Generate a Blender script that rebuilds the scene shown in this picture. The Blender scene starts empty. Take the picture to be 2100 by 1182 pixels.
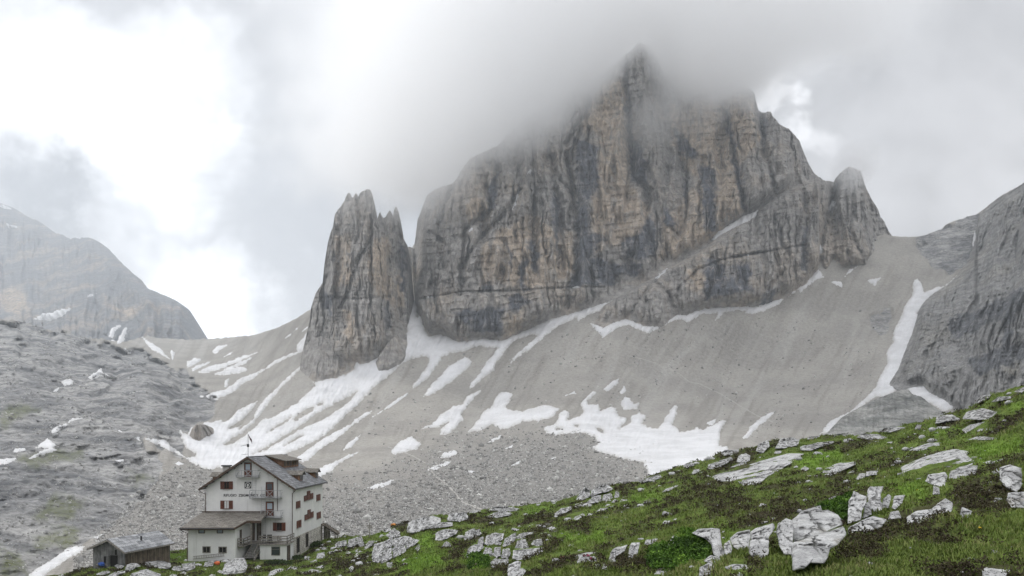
import bpy, bmesh, math, random
import numpy as np
from mathutils import Vector, Matrix
random.seed(7); RNG = np.random.default_rng(11)
SC = bpy.context.scene
COL = SC.collection
F = 1633.0; U0 = 1050.0; V0 = 905.0          # lens: pixels of focal length, optical axis, horizon
ZOOM = {'P': (0, 0, 1), 'Z2': (0, 400, 2.3633), 'Z3': (560, 360, 2.364), 'Z4': (900, 50, 1.81875), 'Z5': (1500, 350, 1.97),
        'Z6': (560, 820, 3.266), 'Z7': (1100, 800, 3.095), 'ZA': (360, 620, 3.284), 'ZB': (820, 680, 3.0), 'ZC': (0, 780, 2.9405),
        'ZD': (840, 300, 2.815), 'ZE': (1160, 100, 1.97), 'ZF': (560, 1000, 4.7727), 'ZG': (960, 980, 4.7727),
        'ZH': (1320, 880, 3.9136), 'ZI': (1700, 780, 2.94), 'ZK': (150, 1050, 4.6667)}
def pts(s):
    """'ZA 1,2 3,4 ZB 5,6' -> survey coordinates"""
    z = 'P'; out = []
    for tok in s.split():
        if tok in ZOOM: z = tok; continue
        x, y = tok.split(','); o = ZOOM[z]
        out.append((o[0] + float(x) / o[2], o[1] + float(y) / o[2]))
    return np.array(out)

# ------------------------------------------------------------------ noise
_perm = np.random.default_rng(5).permutation(4096).astype(np.int64)
def _h(ix, iy, iz):
    return _perm[(_perm[(_perm[ix & 4095] + iy) & 4095] + iz) & 4095]
_g = np.random.default_rng(6).normal(size=(4096, 3)); _g /= np.linalg.norm(_g, axis=1)[:, None]
def perlin(x, y, z=0.0):
    x, y, z = np.broadcast_arrays(np.asarray(x, float), np.asarray(y, float), np.asarray(z, float))
    ix, iy, iz = np.floor(x).astype(np.int64), np.floor(y).astype(np.int64), np.floor(z).astype(np.int64)
    fx, fy, fz = x - ix, y - iy, z - iz
    w = lambda t: t * t * t * (t * (t * 6 - 15) + 10)
    wx, wy, wz = w(fx), w(fy), w(fz)
    r = 0
    for a in (0, 1):
        for b in (0, 1):
            for c in (0, 1):
                g = _g[_h(ix + a, iy + b, iz + c)]
                d = g[..., 0] * (fx - a) + g[..., 1] * (fy - b) + g[..., 2] * (fz - c)
                r = r + d * (wx if a else 1 - wx) * (wy if b else 1 - wy) * (wz if c else 1 - wz)
    return r * 1.5
def fbm(x, y, z=0.0, o=4, gain=.5):
    r = 0; a = 1
    for i in range(o):
        r = r + a * perlin(x * 2 ** i + 17.3 * i, y * 2 ** i - 9.1 * i, np.asarray(z) * 2 ** i + 3.7 * i); a *= gain
    return r
def ridged(x, y, z=0.0, o=4, gain=.5):
    r = 0; a = 1
    for i in range(o):
        r = r + a * (1 - 2 * np.abs(perlin(x * 2 ** i + 11.3 * i, y * 2 ** i + 5.1 * i, np.asarray(z) * 2 ** i))); a *= gain
    return r
def sstep(a, b, x):
    t = np.clip((x - a) / (b - a), 0, 1); return t * t * (3 - 2 * t)
def pl(poly, u):
    return np.interp(u, poly[:, 0], poly[:, 1])
def mono(s):
    p = pts(s); k = np.argsort(p[:, 0], kind='stable'); return p[k]

class TPS:
    """smooth log-distance sheet through surveyed points (u, v, distance in metres)"""
    def __init__(s, c, lam=1e-3):
        c = np.array(c, float); s.p = c[:, :2] / 300.; n = len(c)
        K = s.k(s.p, s.p) + lam * np.eye(n)
        P = np.hstack([np.ones((n, 1)), s.p]); A = np.zeros((n + 3, n + 3))
        A[:n, :n] = K; A[:n, n:] = P; A[n:, :n] = P.T
        s.w = np.linalg.solve(A, np.hstack([np.log(c[:, 2]), np.zeros(3)]))
    @staticmethod
    def k(a, b):
        d = ((a[:, None, :] - b[None, :, :]) ** 2).sum(-1); return .5 * d * np.log(d + 1e-12)
    def __call__(s, u, v):
        u, v = np.broadcast_arrays(np.asarray(u, float), np.asarray(v, float)); sh = u.shape
        q = np.stack([u.ravel(), v.ravel()], 1) / 300.; out = np.empty(len(q))
        for i in range(0, len(q), 40000):
            qq = q[i:i + 40000]; n = len(s.p)
            out[i:i + 40000] = s.k(qq, s.p) @ s.w[:n] + s.w[n] + qq @ s.w[n + 1:]
        return np.exp(out).reshape(sh)
def world(u, v, D):
    return np.stack([(u - U0) / F * D, D, (V0 - v) / F * D], -1)

def segdist(u, v, poly, closed=False):
    d = np.full(np.shape(u), 1e9); n = len(poly)
    for i in range(n if closed else n - 1):
        a = poly[i]; b = poly[(i + 1) % n]; ab = b - a; L = (ab ** 2).sum() + 1e-9
        t = np.clip(((u - a[0]) * ab[0] + (v - a[1]) * ab[1]) / L, 0, 1)
        d = np.minimum(d, (u - a[0] - t * ab[0]) ** 2 + (v - a[1] - t * ab[1]) ** 2)
    return np.sqrt(d)
def inside(u, v, poly):
    r = np.zeros(np.shape(u), bool); n = len(poly)
    for i in range(n):
        (x1, y1), (x2, y2) = poly[i], poly[(i + 1) % n]
        if y1 == y2: continue
        r ^= ((y1 > v) != (y2 > v)) & (u < (x2 - x1) * (v - y1) / (y2 - y1) + x1)
    return r
def sdf(u, v, rings):
    d = np.full(np.shape(u), 1e9); ins = np.zeros(np.shape(u), bool)
    for r in rings:
        d = np.minimum(d, segdist(u, v, r, True)); ins ^= inside(u, v, r)
    return np.where(ins, d, -d)
def softmask(u, v, polys, w, warp=0, ws=20.):
    if warp:
        u2 = u + warp * fbm(u / ws, v / ws, 1.5, 3); v2 = v + warp * fbm(u / ws, v / ws, 7.5, 3)
    else: u2, v2 = u, v
    m = np.zeros(np.shape(u))
    for p in polys:
        lo = p.min(0) - 3 * w - 2 * warp; hi = p.max(0) + 3 * w + 2 * warp
        s = (u >= lo[0]) & (u <= hi[0]) & (v >= lo[1]) & (v <= hi[1])
        if s.any():
            m[s] = np.maximum(m[s], sstep(-w, w, sdf(u2[s], v2[s], [p])))
    return m

# ------------------------------------------------------------------ mesh linking
def tag(o, label=None, cat=None, group=None, kind=None):
    if label: o['label'] = label
    if cat: o['category'] = cat
    if group: o['group'] = group
    if kind: o['kind'] = kind
    return o
def mesh_np(name, V, faces, mat, parent=None, smooth=True, attrs=None):
    """faces: (n,4) or (n,3) array"""
    me = bpy.data.meshes.new(name); V = np.ascontiguousarray(V, np.float32); faces = np.ascontiguousarray(faces, np.int32)
    n, k = faces.shape
    me.vertices.add(len(V)); me.vertices.foreach_set('co', V.ravel())
    me.loops.add(n * k); me.loops.foreach_set('vertex_index', faces.ravel())
    me.polygons.add(n); me.polygons.foreach_set('loop_start', np.arange(0, n * k, k, dtype=np.int32))
    me.polygons.foreach_set('use_smooth', np.full(n, smooth))
    me.update(calc_edges=True); me.validate()
    for an, av in (attrs or {}).items():
        a = me.attributes.new(an, 'FLOAT', 'POINT'); a.data.foreach_set('value', np.ascontiguousarray(av, np.float32).ravel())
    if mat: me.materials.append(mat)
    o = bpy.data.objects.new(name, me); COL.objects.link(o)
    if parent: o.parent = parent
    return o
def gridfaces(r, c, keep=None):
    i = np.arange(r * c).reshape(r, c)
    f = np.stack([i[:-1, :-1], i[:-1, 1:], i[1:, 1:], i[1:, :-1]], -1)
    return f[keep] if keep is not None else f.reshape(-1, 4)
def compact(V, f, attrs=None):
    used = np.zeros(len(V), bool); used[f.ravel()] = True
    m = np.cumsum(used) - 1
    return V[used], m[f], {k: a[used] for k, a in (attrs or {}).items()}
class MB:
    def __init__(s): s.v = []; s.f = []
    def add(s, vs, fs):
        b = len(s.v); s.v += [tuple(p) for p in vs]; s.f += [tuple(b + i for i in f) for f in fs]; return s
    def box(s, x0, x1, y0, y1, z0, z1):
        x0, x1 = sorted((x0, x1)); y0, y1 = sorted((y0, y1)); z0, z1 = sorted((z0, z1))
        return s.add([(x0, y0, z0), (x1, y0, z0), (x1, y1, z0), (x0, y1, z0), (x0, y0, z1), (x1, y0, z1), (x1, y1, z1), (x0, y1, z1)],
                     [(0, 3, 2, 1), (4, 5, 6, 7), (0, 1, 5, 4), (1, 2, 6, 5), (2, 3, 7, 6), (3, 0, 4, 7)])
    def prism(s, poly, d):
        """polygon (list of 3-D points) pushed along vector d"""
        n = len(poly); q = [tuple(Vector(p) + Vector(d)) for p in poly]
        return s.add(list(poly) + q, [tuple(range(n))[::-1], tuple(range(n, 2 * n))] + [(i, (i + 1) % n, n + (i + 1) % n, n + i) for i in range(n)])
    def bar(s, a, b, w, h=None):
        h = h or w; a = Vector(a); b = Vector(b); d = (b - a)
        up = Vector((0, 0, 1)) if abs(d.normalized().z) < .95 else Vector((0, 1, 0))
        x = d.cross(up).normalized() * w / 2; y = x.cross(d).normalized() * h / 2
        vs = [a - x - y, a + x - y, a + x + y, a - x + y, b - x - y, b + x - y, b + x + y, b - x + y]
        return s.add(vs, [(0, 3, 2, 1), (4, 5, 6, 7), (0, 1, 5, 4), (1, 2, 6, 5), (2, 3, 7, 6), (3, 0, 4, 7)])
    def tube(s, path, r, n=8):
        path = [Vector(p) for p in path]; b0 = []
        for i, p in enumerate(path):
            d = (path[min(i + 1, len(path) - 1)] - path[max(i - 1, 0)]).normalized()
            up = Vector((0, 0, 1)) if abs(d.z) < .9 else Vector((0, 1, 0))
            x = d.cross(up).normalized(); y = x.cross(d)
            rr = r[i] if isinstance(r, (list, tuple)) else r
            b0 += [p + (x * math.cos(2 * math.pi * k / n) + y * math.sin(2 * math.pi * k / n)) * rr for k in range(n)]
        fs = []
        for i in range(len(path) - 1):
            for k in range(n):
                fs.append((i * n + k, i * n + (k + 1) % n, (i + 1) * n + (k + 1) % n, (i + 1) * n + k))
        fs.append(tuple(range(n))[::-1]); fs.append(tuple((len(path) - 1) * n + k for k in range(n)))
        return s.add(b0, fs)
    def build(s, name, mat, parent=None, off=(0, 0, 0), bevel=0, smooth=False):
        me = bpy.data.meshes.new(name)
        me.from_pydata([(p[0] - off[0], p[1] - off[1], p[2] - off[2]) for p in s.v], [], s.f)
        bm = bmesh.new(); bm.from_mesh(me); bmesh.ops.recalc_face_normals(bm, faces=bm.faces)
        if bevel:
            bmesh.ops.bevel(bm, geom=[e for e in bm.edges if len(e.link_faces) == 2 and e.calc_face_angle(0) > .6], offset=bevel, segments=1, affect='EDGES')
        bm.to_mesh(me); bm.free()
        if smooth:
            for p in me.polygons: p.use_smooth = True
        me.materials.append(mat)
        o = bpy.data.objects.new(name, me); COL.objects.link(o)
        if parent: o.parent = parent
        return o
def empty(name, loc, rz=0, label=None, cat=None, group=None):
    o = bpy.data.objects.new(name, None); COL.objects.link(o); o.location = loc; o.rotation_euler = (0, 0, rz); o.empty_display_size = .3
    return tag(o, label, cat, group)

# ------------------------------------------------------------------ materials
class NT:
    def __init__(s, name, world=False):
        if world:
            s.m = bpy.data.worlds.new(name)
        else: s.m = bpy.data.materials.new(name)
        s.m.use_nodes = True; s.t = s.m.node_tree; s.t.nodes.clear()
    def n(s, typ, **kw):
        nd = s.t.nodes.new('ShaderNode' + typ)
        for k, v in kw.items():
            if k.startswith('i_'):
                key = k[2:]; key = int(key) if key.isdigit() else key.replace('_', ' ')
                s.set(nd.inputs[key], v)
            else: setattr(nd, k, v)
        return nd
    def set(s, sock, v):
        if isinstance(v, bpy.types.NodeSocket): s.t.links.new(v, sock)
        elif isinstance(v, bpy.types.Node): s.t.links.new(v.outputs[0], sock)
        else:
            if sock.type == 'RGBA' and len(v) == 3: v = (*v, 1)
            sock.default_value = v
    def math(s, op, a, b=0.0, c=None, clamp=False):
        nd = s.t.nodes.new('ShaderNodeMath'); nd.operation = op; nd.use_clamp = clamp
        s.set(nd.inputs[0], a); s.set(nd.inputs[1], b)
        if c is not None: s.set(nd.inputs[2], c)
        return nd.outputs[0]
    def mix(s, f, a, b, mode='MIX'):
        nd = s.t.nodes.new('ShaderNodeMix'); nd.data_type = 'RGBA'; nd.blend_type = mode
        s.set(nd.inputs[0], f); s.set(nd.inputs[6], a); s.set(nd.inputs[7], b); return nd.outputs[2]
    def map(s, v, a, b, c=0.0, d=1.0, smooth=True):
        nd = s.t.nodes.new('ShaderNodeMapRange'); nd.interpolation_type = 'SMOOTHSTEP' if smooth else 'LINEAR'
        for i, x in enumerate((v, a, b, c, d)): s.set(nd.inputs[i], x)
        return nd.outputs[0]
    def scl(s, vec, sc):
        nd = s.n('VectorMath', operation='MULTIPLY'); s.set(nd.inputs[0], vec); s.set(nd.inputs[1], sc); return nd.outputs[0]
    def noise(s, vec, scale, detail=4, rough=.55, dist=0.0):
        nd = s.n('TexNoise'); s.set(nd.inputs['Vector'], vec); nd.inputs['Scale'].default_value = scale; nd.inputs['Detail'].default_value = detail
        nd.inputs['Roughness'].default_value = rough; nd.inputs['Distortion'].default_value = dist; return nd.outputs[0]
    def attr(s, name):
        return s.n('Attribute', attribute_name=name).outputs['Fac']
    def out(s, col, rough=.85, bump=None, strength=.5, dist=1.0, spec=.25, metal=0.0):
        p = s.n('BsdfPrincipled'); s.set(p.inputs['Base Color'], col); s.set(p.inputs['Roughness'], rough)
        p.inputs['Specular IOR Level'].default_value = spec; p.inputs['Metallic'].default_value = metal
        if bump is not None:
            b = s.n('Bump'); s.set(b.inputs['Height'], bump); b.inputs['Strength'].default_value = strength; b.inputs['Distance'].default_value = dist
            s.t.links.new(b.outputs[0], p.inputs['Normal'])
        o = s.n('OutputMaterial'); s.t.links.new(p.outputs[0], o.inputs[0]); s.p = p
        return s.m
    def pos(s): return s.n('NewGeometry').outputs['Position']
    def obj(s): return s.n('TexCoord').outputs['Object']
def plain(name, col, rough=.7, var=.25, scale=3.0, bump=.1, metal=0.0, spec=.3):
    t = NT(name); n = t.noise(t.obj(), scale, 5, .6)
    f = t.map(n, .3, .7, 1 - var, 1 + var)
    c = t.mix(1.0, (*col, 1), t.n('CombineColor', i_0=f, i_1=f, i_2=f).outputs[0], 'MULTIPLY')
    return t.out(c, rough, n, bump, .02, spec, metal)
# ------------------------------------------------------------------ materials of rock, scree, snow
def rock_mat(name, grey=(.30, .285, .268), tanc=(.435, .358, .280), darkc=(.105, .112, .128), s=1.0, bump=1.0, green=0.0):
    t = NT(name); P = t.pos()
    big = t.noise(P, .012 * s, 6, .6); fine = t.noise(P, .16 * s, 7, .68)
    strk = t.noise(t.scl(P, (.11 * s, .11 * s, .009 * s)), 1, 6, .62)
    st = t.noise(t.scl(P, (.006 * s, .006 * s, .17 * s)), 1, 6, .65)
    mott = t.noise(P, .05 * s, 8, .7)
    ta = t.attr('tan'); da = t.attr('dark')
    tf = t.math('MULTIPLY', ta, t.map(t.math('ADD', t.math('MULTIPLY', strk, .5), t.math('MULTIPLY', mott, .5)), .36, .56))
    gen = t.map(t.math('ADD', big, t.math('MULTIPLY', t.math('SUBTRACT', strk, .5), .5)), .46, .66, 0, .5)
    tf = t.math('MAXIMUM', tf, gen)
    c = t.mix(tf, grey, tanc)
    df = t.math('MULTIPLY', da, t.map(t.math('ADD', t.math('MULTIPLY', strk, .65), t.math('MULTIPLY', mott, .35)), .36, .52, .25, 1))
    gd = t.map(strk, .56, .72, 0, .55)
    c = t.mix(t.math('MAXIMUM', df, t.math('MULTIPLY', gd, t.math('SUBTRACT', 1.0, t.math('MULTIPLY', ta, .6)))), c, darkc)
    sh = t.math('ADD', t.map(st, .3, .7, .84, 1.14), t.map(fine, .3, .7, -.3, .3))
    c = t.mix(1.0, c, t.n('CombineColor', i_0=sh, i_1=sh, i_2=sh).outputs[0], 'MULTIPLY')
    if green:
        c = t.mix(t.math('MULTIPLY', t.map(t.noise(P, .03 * s, 6, .6), .52, .66), green), c, (.10, .115, .045))
    h = t.math('ADD', t.math('MULTIPLY', fine, 1.6), t.math('ADD', t.math('MULTIPLY', st, 1.3), t.math('MULTIPLY', strk, 3.0)))
    return t.out(c, .92, h, .75, bump, .1)
M_WALL = rock_mat('dolomite_wall', bump=2.2)
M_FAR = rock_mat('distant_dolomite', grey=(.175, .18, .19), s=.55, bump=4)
M_DARKROCK = rock_mat('grey_mountainside', grey=(.285, .28, .272), tanc=(.34, .32, .28), darkc=(.15, .155, .165), s=1.4, bump=2.6)
def scree_mat():
    t = NT('scree'); P = t.pos()
    rk = t.attr('rock'); bo = t.attr('boulder'); sf = t.attr('streak')
    n1 = t.noise(P, .02, 5, .55); n2 = t.noise(P, .35, 6, .7); n3 = t.noise(P, 1.2, 4, .7)
    base = t.mix(t.map(n1, .35, .65), (.268, .255, .234), (.326, .310, .282))
    base = t.mix(t.math('MULTIPLY', sf, .9), base, (.365, .352, .328)); base = t.mix(t.math('MULTIPLY', t.attr('chan'), .5), base, (.20, .186, .165))
    v = t.math('ADD', t.map(n2, .3, .7, .86, 1.12), t.map(n3, .3, .7, -.1, .1))
    base = t.mix(1.0, base, t.n('CombineColor', i_0=v, i_1=v, i_2=v).outputs[0], 'MULTIPLY')
    vo = t.n('TexVoronoi', i_Vector=P, i_Scale=.55, feature='F1')
    peb = t.mix(t.map(vo.outputs['Distance'], .1, .75), (.33, .32, .31), (.13, .128, .125))
    peb = t.mix(.45, peb, t.mix(t.n('SeparateColor', i_0=vo.outputs['Color']).outputs[0], (.11, .11, .108), (.36, .35, .335)))
    base = t.mix(t.math('MULTIPLY', bo, .8), base, t.mix(.35, (.215, .208, .195), peb))  # ground among the boulders coloured darker, for shade between the stones
    # bedrock of the left hillside and of the col
    strk = t.noise(t.scl(P, (.06, .04, .30)), 1, 8, .7, .5); mo = t.noise(P, .03, 8, .72); fi = t.noise(P, .4, 8, .75)
    r = t.mix(t.map(mo, .36, .62), (.125, .128, .133), (.325, .32, .31))
    rv = t.math('ADD', t.map(strk, .33, .67, .68, 1.25), t.map(fi, .3, .7, -.34, .34))
    r = t.mix(1.0, r, t.n('CombineColor', i_0=rv, i_1=rv, i_2=rv).outputs[0], 'MULTIPLY')
    r = t.mix(t.math('MULTIPLY', t.attr('green'), t.map(fi, .35, .62, .15, .85)), r, (.105, .12, .042))
    c = t.mix(t.map(t.math('ADD', rk, t.math('MULTIPLY', t.math('SUBTRACT', n2, .5), .8)), .4, .6), base, r)
    h = t.math('ADD', t.math('MULTIPLY', n2, .5), t.math('ADD', t.math('MULTIPLY', strk, t.math('MULTIPLY', rk, 2.0)), t.math('MULTIPLY', fi, t.math('MULTIPLY', rk, 1.2))))
    return t.out(c, .95, h, .6, 1.0, .08)
M_SCREE = scree_mat()
def snow_mat():
    t = NT('old_snow'); P = t.pos()
    n = t.noise(P, .05, 5, .6); n2 = t.noise(P, .6, 5, .7)
    c = t.mix(t.map(n, .35, .7), (.66, .66, .67), (.54, .54, .545)); c = t.mix(t.map(t.noise(P, .16, 6, .7), .5, .75, 0, .35), c, (.5, .49, .47)); c = t.mix(t.map(n2, .58, .72, 0, .35), c, (.42, .40, .37)); c = t.mix(t.math('MULTIPLY', t.attr('rim'), t.map(n2, .35, .6, .2, 1)), c, (.40, .385, .36))
    return t.out(c, .7, n2, .3, .2, .2)
M_SNOW = snow_mat()

# ------------------------------------------------------------------ valley sheet: scree fans, col, left hillside
VAL = TPS([(850,740,800),(1000,710,800),(1200,650,830),(1300,670,790),(1500,630,850),(1680,570,910),(1830,484,1000),(1900,484,1000),
  (1000,850,650),(1300,850,620),(1500,850,640),(1680,850,620),(1700,880,560),(1850,780,670),(1500,920,430),(1300,960,370),(1100,1010,300),
  (900,1050,260),(700,1100,220),(1000,950,390),(800,950,400),(800,1000,320),(640,640,950),(620,780,770),(500,690,1400),(400,700,1600),(300,700,1500),
  (400,780,900),(430,800,800),(550,870,620),(450,950,420),(600,980,360),(400,930,450),(720,800,740),(760,750,770),(380,1000,330),(300,1080,250),
  (150,1150,190),(60,1182,170),(300,1182,150),(200,900,430),(0,900,400),(0,655,1150),(160,690,1150),(300,760,830),(200,800,640),(0,780,620),(0,1050,240),
  (845,520,1250),(838,600,1020),(850,680,840),(-200,640,1200),(-200,900,400),(-200,1300,110),(2250,400,1050),(2000,440,1010),(2250,850,500),(2250,1100,200),
  (1500,1100,210),(1000,1250,125),(400,1300,115),(1240,560,980)])
ROCKAREA = pts('P -400,600 0,650 160,690 300,722 385,772 445,818 432,862 375,890 365,935 300,905 340,965 290,1025 215,1085 150,1140 60,1182 -300,1330')
COLROCK = pts('P 1870,490 1920,470 1987,440 2010,436 2004,525 1950,568 1915,545 1880,505')
COLROCK2 = pts('Z5 540,575 640,560 660,640 600,700 560,640')
BOULD = pts('P 560,1300 560,1040 660,1018 760,1010 860,975 900,945 960,925 1060,900 1160,893 1230,910 1300,955 1345,980 1345,1300')
BOULD2 = pts('P 150,1300 150,1150 215,1085 290,1025 340,965 400,950 470,985 520,1010 560,1040 560,1300')
GREENS = [pts('ZC 300,720 380,700 480,760 500,800 420,840 330,850 180,820 230,780'), pts('ZC 120,470 330,430 480,420 520,470 360,500 150,520'),
          pts('ZC 760,570 860,530 900,590 800,610'), pts('ZC 0,170 120,150 240,170 120,240 0,260'), pts('ZC 380,900 450,920 430,1010 180,1010 200,940'),
          pts('ZC 0,1000 160,1060 160,1180 0,1180')]
def val_masks(u, v):
    w1 = 14 * fbm(u / 40, v / 40, 2, 4)
    rock = np.maximum(sstep(-9, 9, sdf(u, v, [ROCKAREA]) + w1), .95 * sstep(-9, 9, sdf(u, v, [COLROCK]) + w1))
    rock = np.maximum(rock, .55 * sstep(-9, 9, sdf(u, v, [COLROCK2]) + w1))
    b = np.maximum(sstep(-75, 50, sdf(u, v, [BOULD]) + 2.2 * w1), .8 * sstep(-12, 12, sdf(u, v, [BOULD2]) + w1))
    return rock, b
HILL_GR = [('ZC 300,335 400,285 480,292 620,290 700,305 770,335', 4, 7), ('ZC 0,525 180,488 350,440 560,440 700,480 900,560', 4, 6), ('ZC 130,800 200,705 300,650 380,560', 5, 8), ('ZC 380,620 470,600 620,640 760,640 900,640', 4, 7), ('ZC 100,880 160,760 150,700', 5, 8),
  ('ZC 430,900 520,820 700,780 820,740', 4, 7), ('ZC 0,800 80,760 180,690', 4, 6), ('ZC 200,980 330,900 420,880', 4, 6), ('ZC 640,10 780,120 860,220 900,300', 3, 6), ('ZC 540,200 700,160 830,180', 3, 6), ('ZC 0,130 150,110 300,150 480,190', 3, 5), ('Z2 0,600 60,640 200,690 330,720 480,760 700,800 880,830', 3, 6), ('Z2 0,820 200,800 420,860 600,900 900,960', 3, 5)]
def val_crag(u, v):
    w = 4 * fbm(u / 50, v / 25, 2, 3); led = 0
    for T, k, a in ((26., 1., 4.5), (11., 5., 2.6)):
        p = np.abs(perlin(u / (6 * T), (v + .17 * u + w) / T, 40 + k)); led = led + a * np.exp(-(p / .075) ** 2) * sstep(-.1, .25, fbm(u / 60, v / 30, 50 + k, 2))
    p = np.abs(perlin((u - .3 * v + w) / 24, v / 80, 60)); led = led + 3 * np.exp(-(p / .06) ** 2) * sstep(0, .3, fbm(u / 70, v / 60, 63, 2))
    return grooves(u, v, HILL_GR) + led
def grooves(u, v, lst):
    r = 0
    for p, w, d in lst:
        p = pts(p); lo = p.min(0) - 4 * w - 8; hi = p.max(0) + 4 * w + 8
        s = (u > lo[0]) & (u < hi[0]) & (v > lo[1]) & (v < hi[1])
        if s.any():
            x = np.zeros(np.shape(u)); uw = u[s] + 3 * fbm(u[s] / 14, v[s] / 14, 3, 2)
            x[s] = d * np.exp(-(segdist(uw, v[s], p) / w) ** 2); r = r + x
    return r
def val_chan(u, v):
    """run-off channels down the scree"""
    a = np.abs(perlin((u + .6 * v + 6 * fbm(u / 40, v / 40, 3, 2)) / 30, (v - .6 * u) / 420, 14)); b = np.abs(perlin((u + .5 * v + 4 * fbm(u / 30, v / 30, 6, 2)) / 11, (v - .5 * u) / 160, 24))
    return np.exp(-(a / .09) ** 2) * sstep(-.2, .2, fbm(u / 120, v / 90, 8, 2)) + .6 * np.exp(-(b / .12) ** 2) * sstep(0, .3, fbm(u / 90, v / 60, 18, 2))
def val_D(u, v, fine=True):
    D = VAL(u, v); rock, b = val_masks(u, v)
    if np.any(rock > .02):                              # craggy steps: near-vertical faces between narrow ledges
        ve = v
        for T, k, am in ((64., 3., .24), (23., 7., .22), (9., 5., .22)):
            w = T * (.8 * fbm(u / 190, v / 90, k, 3) + .22 * fbm(u / 30, v / 17, k + 2, 3)) - .16 * u; q = (ve + w) / T; fl = np.floor(q); fr = q - fl
            ve = (1 - am) * ve + am * (T * (fl + sstep(.72, 1, fr)) - w)
        D = D + (VAL(u, ve) - D) * rock
    s = D / F                                           # metres per survey unit
    # hillside ledges and gullies, scree chutes
    r = -10 * ridged((u + v * .5) / 85, v / 55, 3, 5) + 3 * perlin(u / 60, (v - .35 * u) / 20 + 2 * fbm(u / 50, v / 50, 5, 3), 4) - 4 * ridged((u - .4 * v) / 22, v / 30, 8, 4)
    r2 = 2.2 * fbm((u + .62 * v) / 16, (v - .6 * u) / 150, 1, 4) + .5 * fbm(u / 7, v / 7, 2, 3) + 2.6 * val_chan(u, v)
    hum = b * (1.5 * ridged(u / 40, v / 14, 6, 3))
    return D + s * (rock * (r * .22 + val_crag(u, v)) + (1 - rock) * (r2 * 1.6 + hum))
VAL_TOP = mono('P -260,628 0,652 60,662 160,690 240,700 300,692 385,697 440,695 480,691 520,688 570,672 610,652 640,632 700,620 780,610 838,520 850,500 870,560 900,600 1100,600 1240,560 1600,500 1750,500 1815,480 1830,484 1865,487 1896,483 1931,469 1947,457 1987,444 2033,432 2100,420 2260,400')
NU, NV = 860, 400
uu = np.linspace(-240, 2240, NU); tt = np.linspace(0, 1, NV) ** .85
Ug = np.repeat(uu[None], NV, 0); vt = pl(VAL_TOP, uu) + 2.2 * fbm(uu / 9, 0 * uu, 3, 4) + sstep(360, 250, uu) * (9 * fbm(uu / 55, 0 * uu, 8, 3) + 4 * np.abs(fbm(uu / 14, 0 * uu, 5, 3)))
Vg = vt[None] + (1300 - vt[None]) * tt[:, None]
Dg = val_D(Ug, Vg); rockm, boum = val_masks(Ug, Vg)
gm = softmask(Ug, Vg, GREENS, 12, 18, 30)
fan = fbm((Ug + .55 * Vg) / 34, (Vg - .5 * Ug) / 400, 2, 3)
stk = np.clip(sstep(.1, .6, fan) * (1 - boum), 0, 1)
FANS = [pts('ZB 990,200 1080,60 1100,60 1010,260'), pts('ZB 1600,240 1860,20 1880,20 1700,210 1640,300'), pts('ZB 1960,390 2000,380 1990,560 1950,600'), pts('Z5 430,830 470,780 500,600 510,600 490,760 460,850'), pts('Z5 190,760 270,560 300,560 210,780')]
stk = np.maximum(stk * .5, .8 * softmask(Ug, Vg, FANS, 9, 6, 20))
Vw = world(Ug, Vg, Dg)
back = Vw[0] + np.array([0, 140, -50.]); Vw = np.concatenate([back[None], Vw]); cat0 = lambda a: np.concatenate([a[:1], a])
scree = mesh_np('scree_slope', Vw.reshape(-1, 3), gridfaces(NV + 1, NU), M_SCREE, attrs={'rock': cat0(rockm), 'boulder': cat0(boum), 'streak': cat0(stk), 'chan': cat0(val_chan(Ug, Vg) * (1 - boum)), 'green': cat0(gm)})
tag(scree, 'wide grey scree slope and rubble valley below the rock walls', 'scree slope', kind='structure')

# ------------------------------------------------------------------ rock walls
def relief(u, v, sc=1.0, seed=0, tilt=.12):
    """metres of depth cut into a wall (positive = deeper): chimneys, ribs, ledges"""
    wx = 10 * fbm(u / 90, v / 90, 20 + seed, 3)
    a = -(ridged((u + wx) / (70 * sc), v / (380 * sc), 1 + seed, 3)) * 19 * sc
    b = -(ridged((u + wx) / (26 * sc), v / (150 * sc), 5 + seed, 3)) * 9 * sc
    c = fbm(u / (9 * sc), v / (22 * sc), 9 + seed, 4, .6) * 3.2 * sc
    gate = sstep(-.15, .25, fbm(u / 80, v / 110, 51 + seed, 2))
    wq = 5 * fbm(u / 30, v / 30, 61 + seed, 3)
    p1 = np.abs(perlin((u + wq) / (34 * sc), v / (300 * sc), 71 + seed)); p2 = np.abs(perlin((u + wq) / (13 * sc), v / (95 * sc), 81 + seed))
    c = c + 13 * sc * np.exp(-(p1 / .07) ** 2) * gate + 6 * sc * np.exp(-(p2 / .10) ** 2) * sstep(.2, -.2, fbm(u / 45, v / 60, 91 + seed, 2))
    blk = np.floor((u + wq + 6 * np.floor(v / (24 * sc))) / (21 * sc)); c = c + ((_perm[(blk.astype(np.int64) * 7 + np.floor((v + wq) / (24 * sc)).astype(np.int64) * 131) & 4095] / 4096.) - .5) * 3.0 * sc
    q = (v + tilt * u + 5 * fbm(u / 50, v / 50, 13 + seed, 2)) / (13 * sc)
    fr = q - np.floor(q)
    amp = .5 + .9 * sstep(-.3, .5, fbm(u / 60, v / 30, 31 + seed, 2))
    led = (np.where(fr < .8, fr / .8, (1 - fr) / .2) - .5) * 1.7 * sc * amp
    return a + b + c - led
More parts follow.
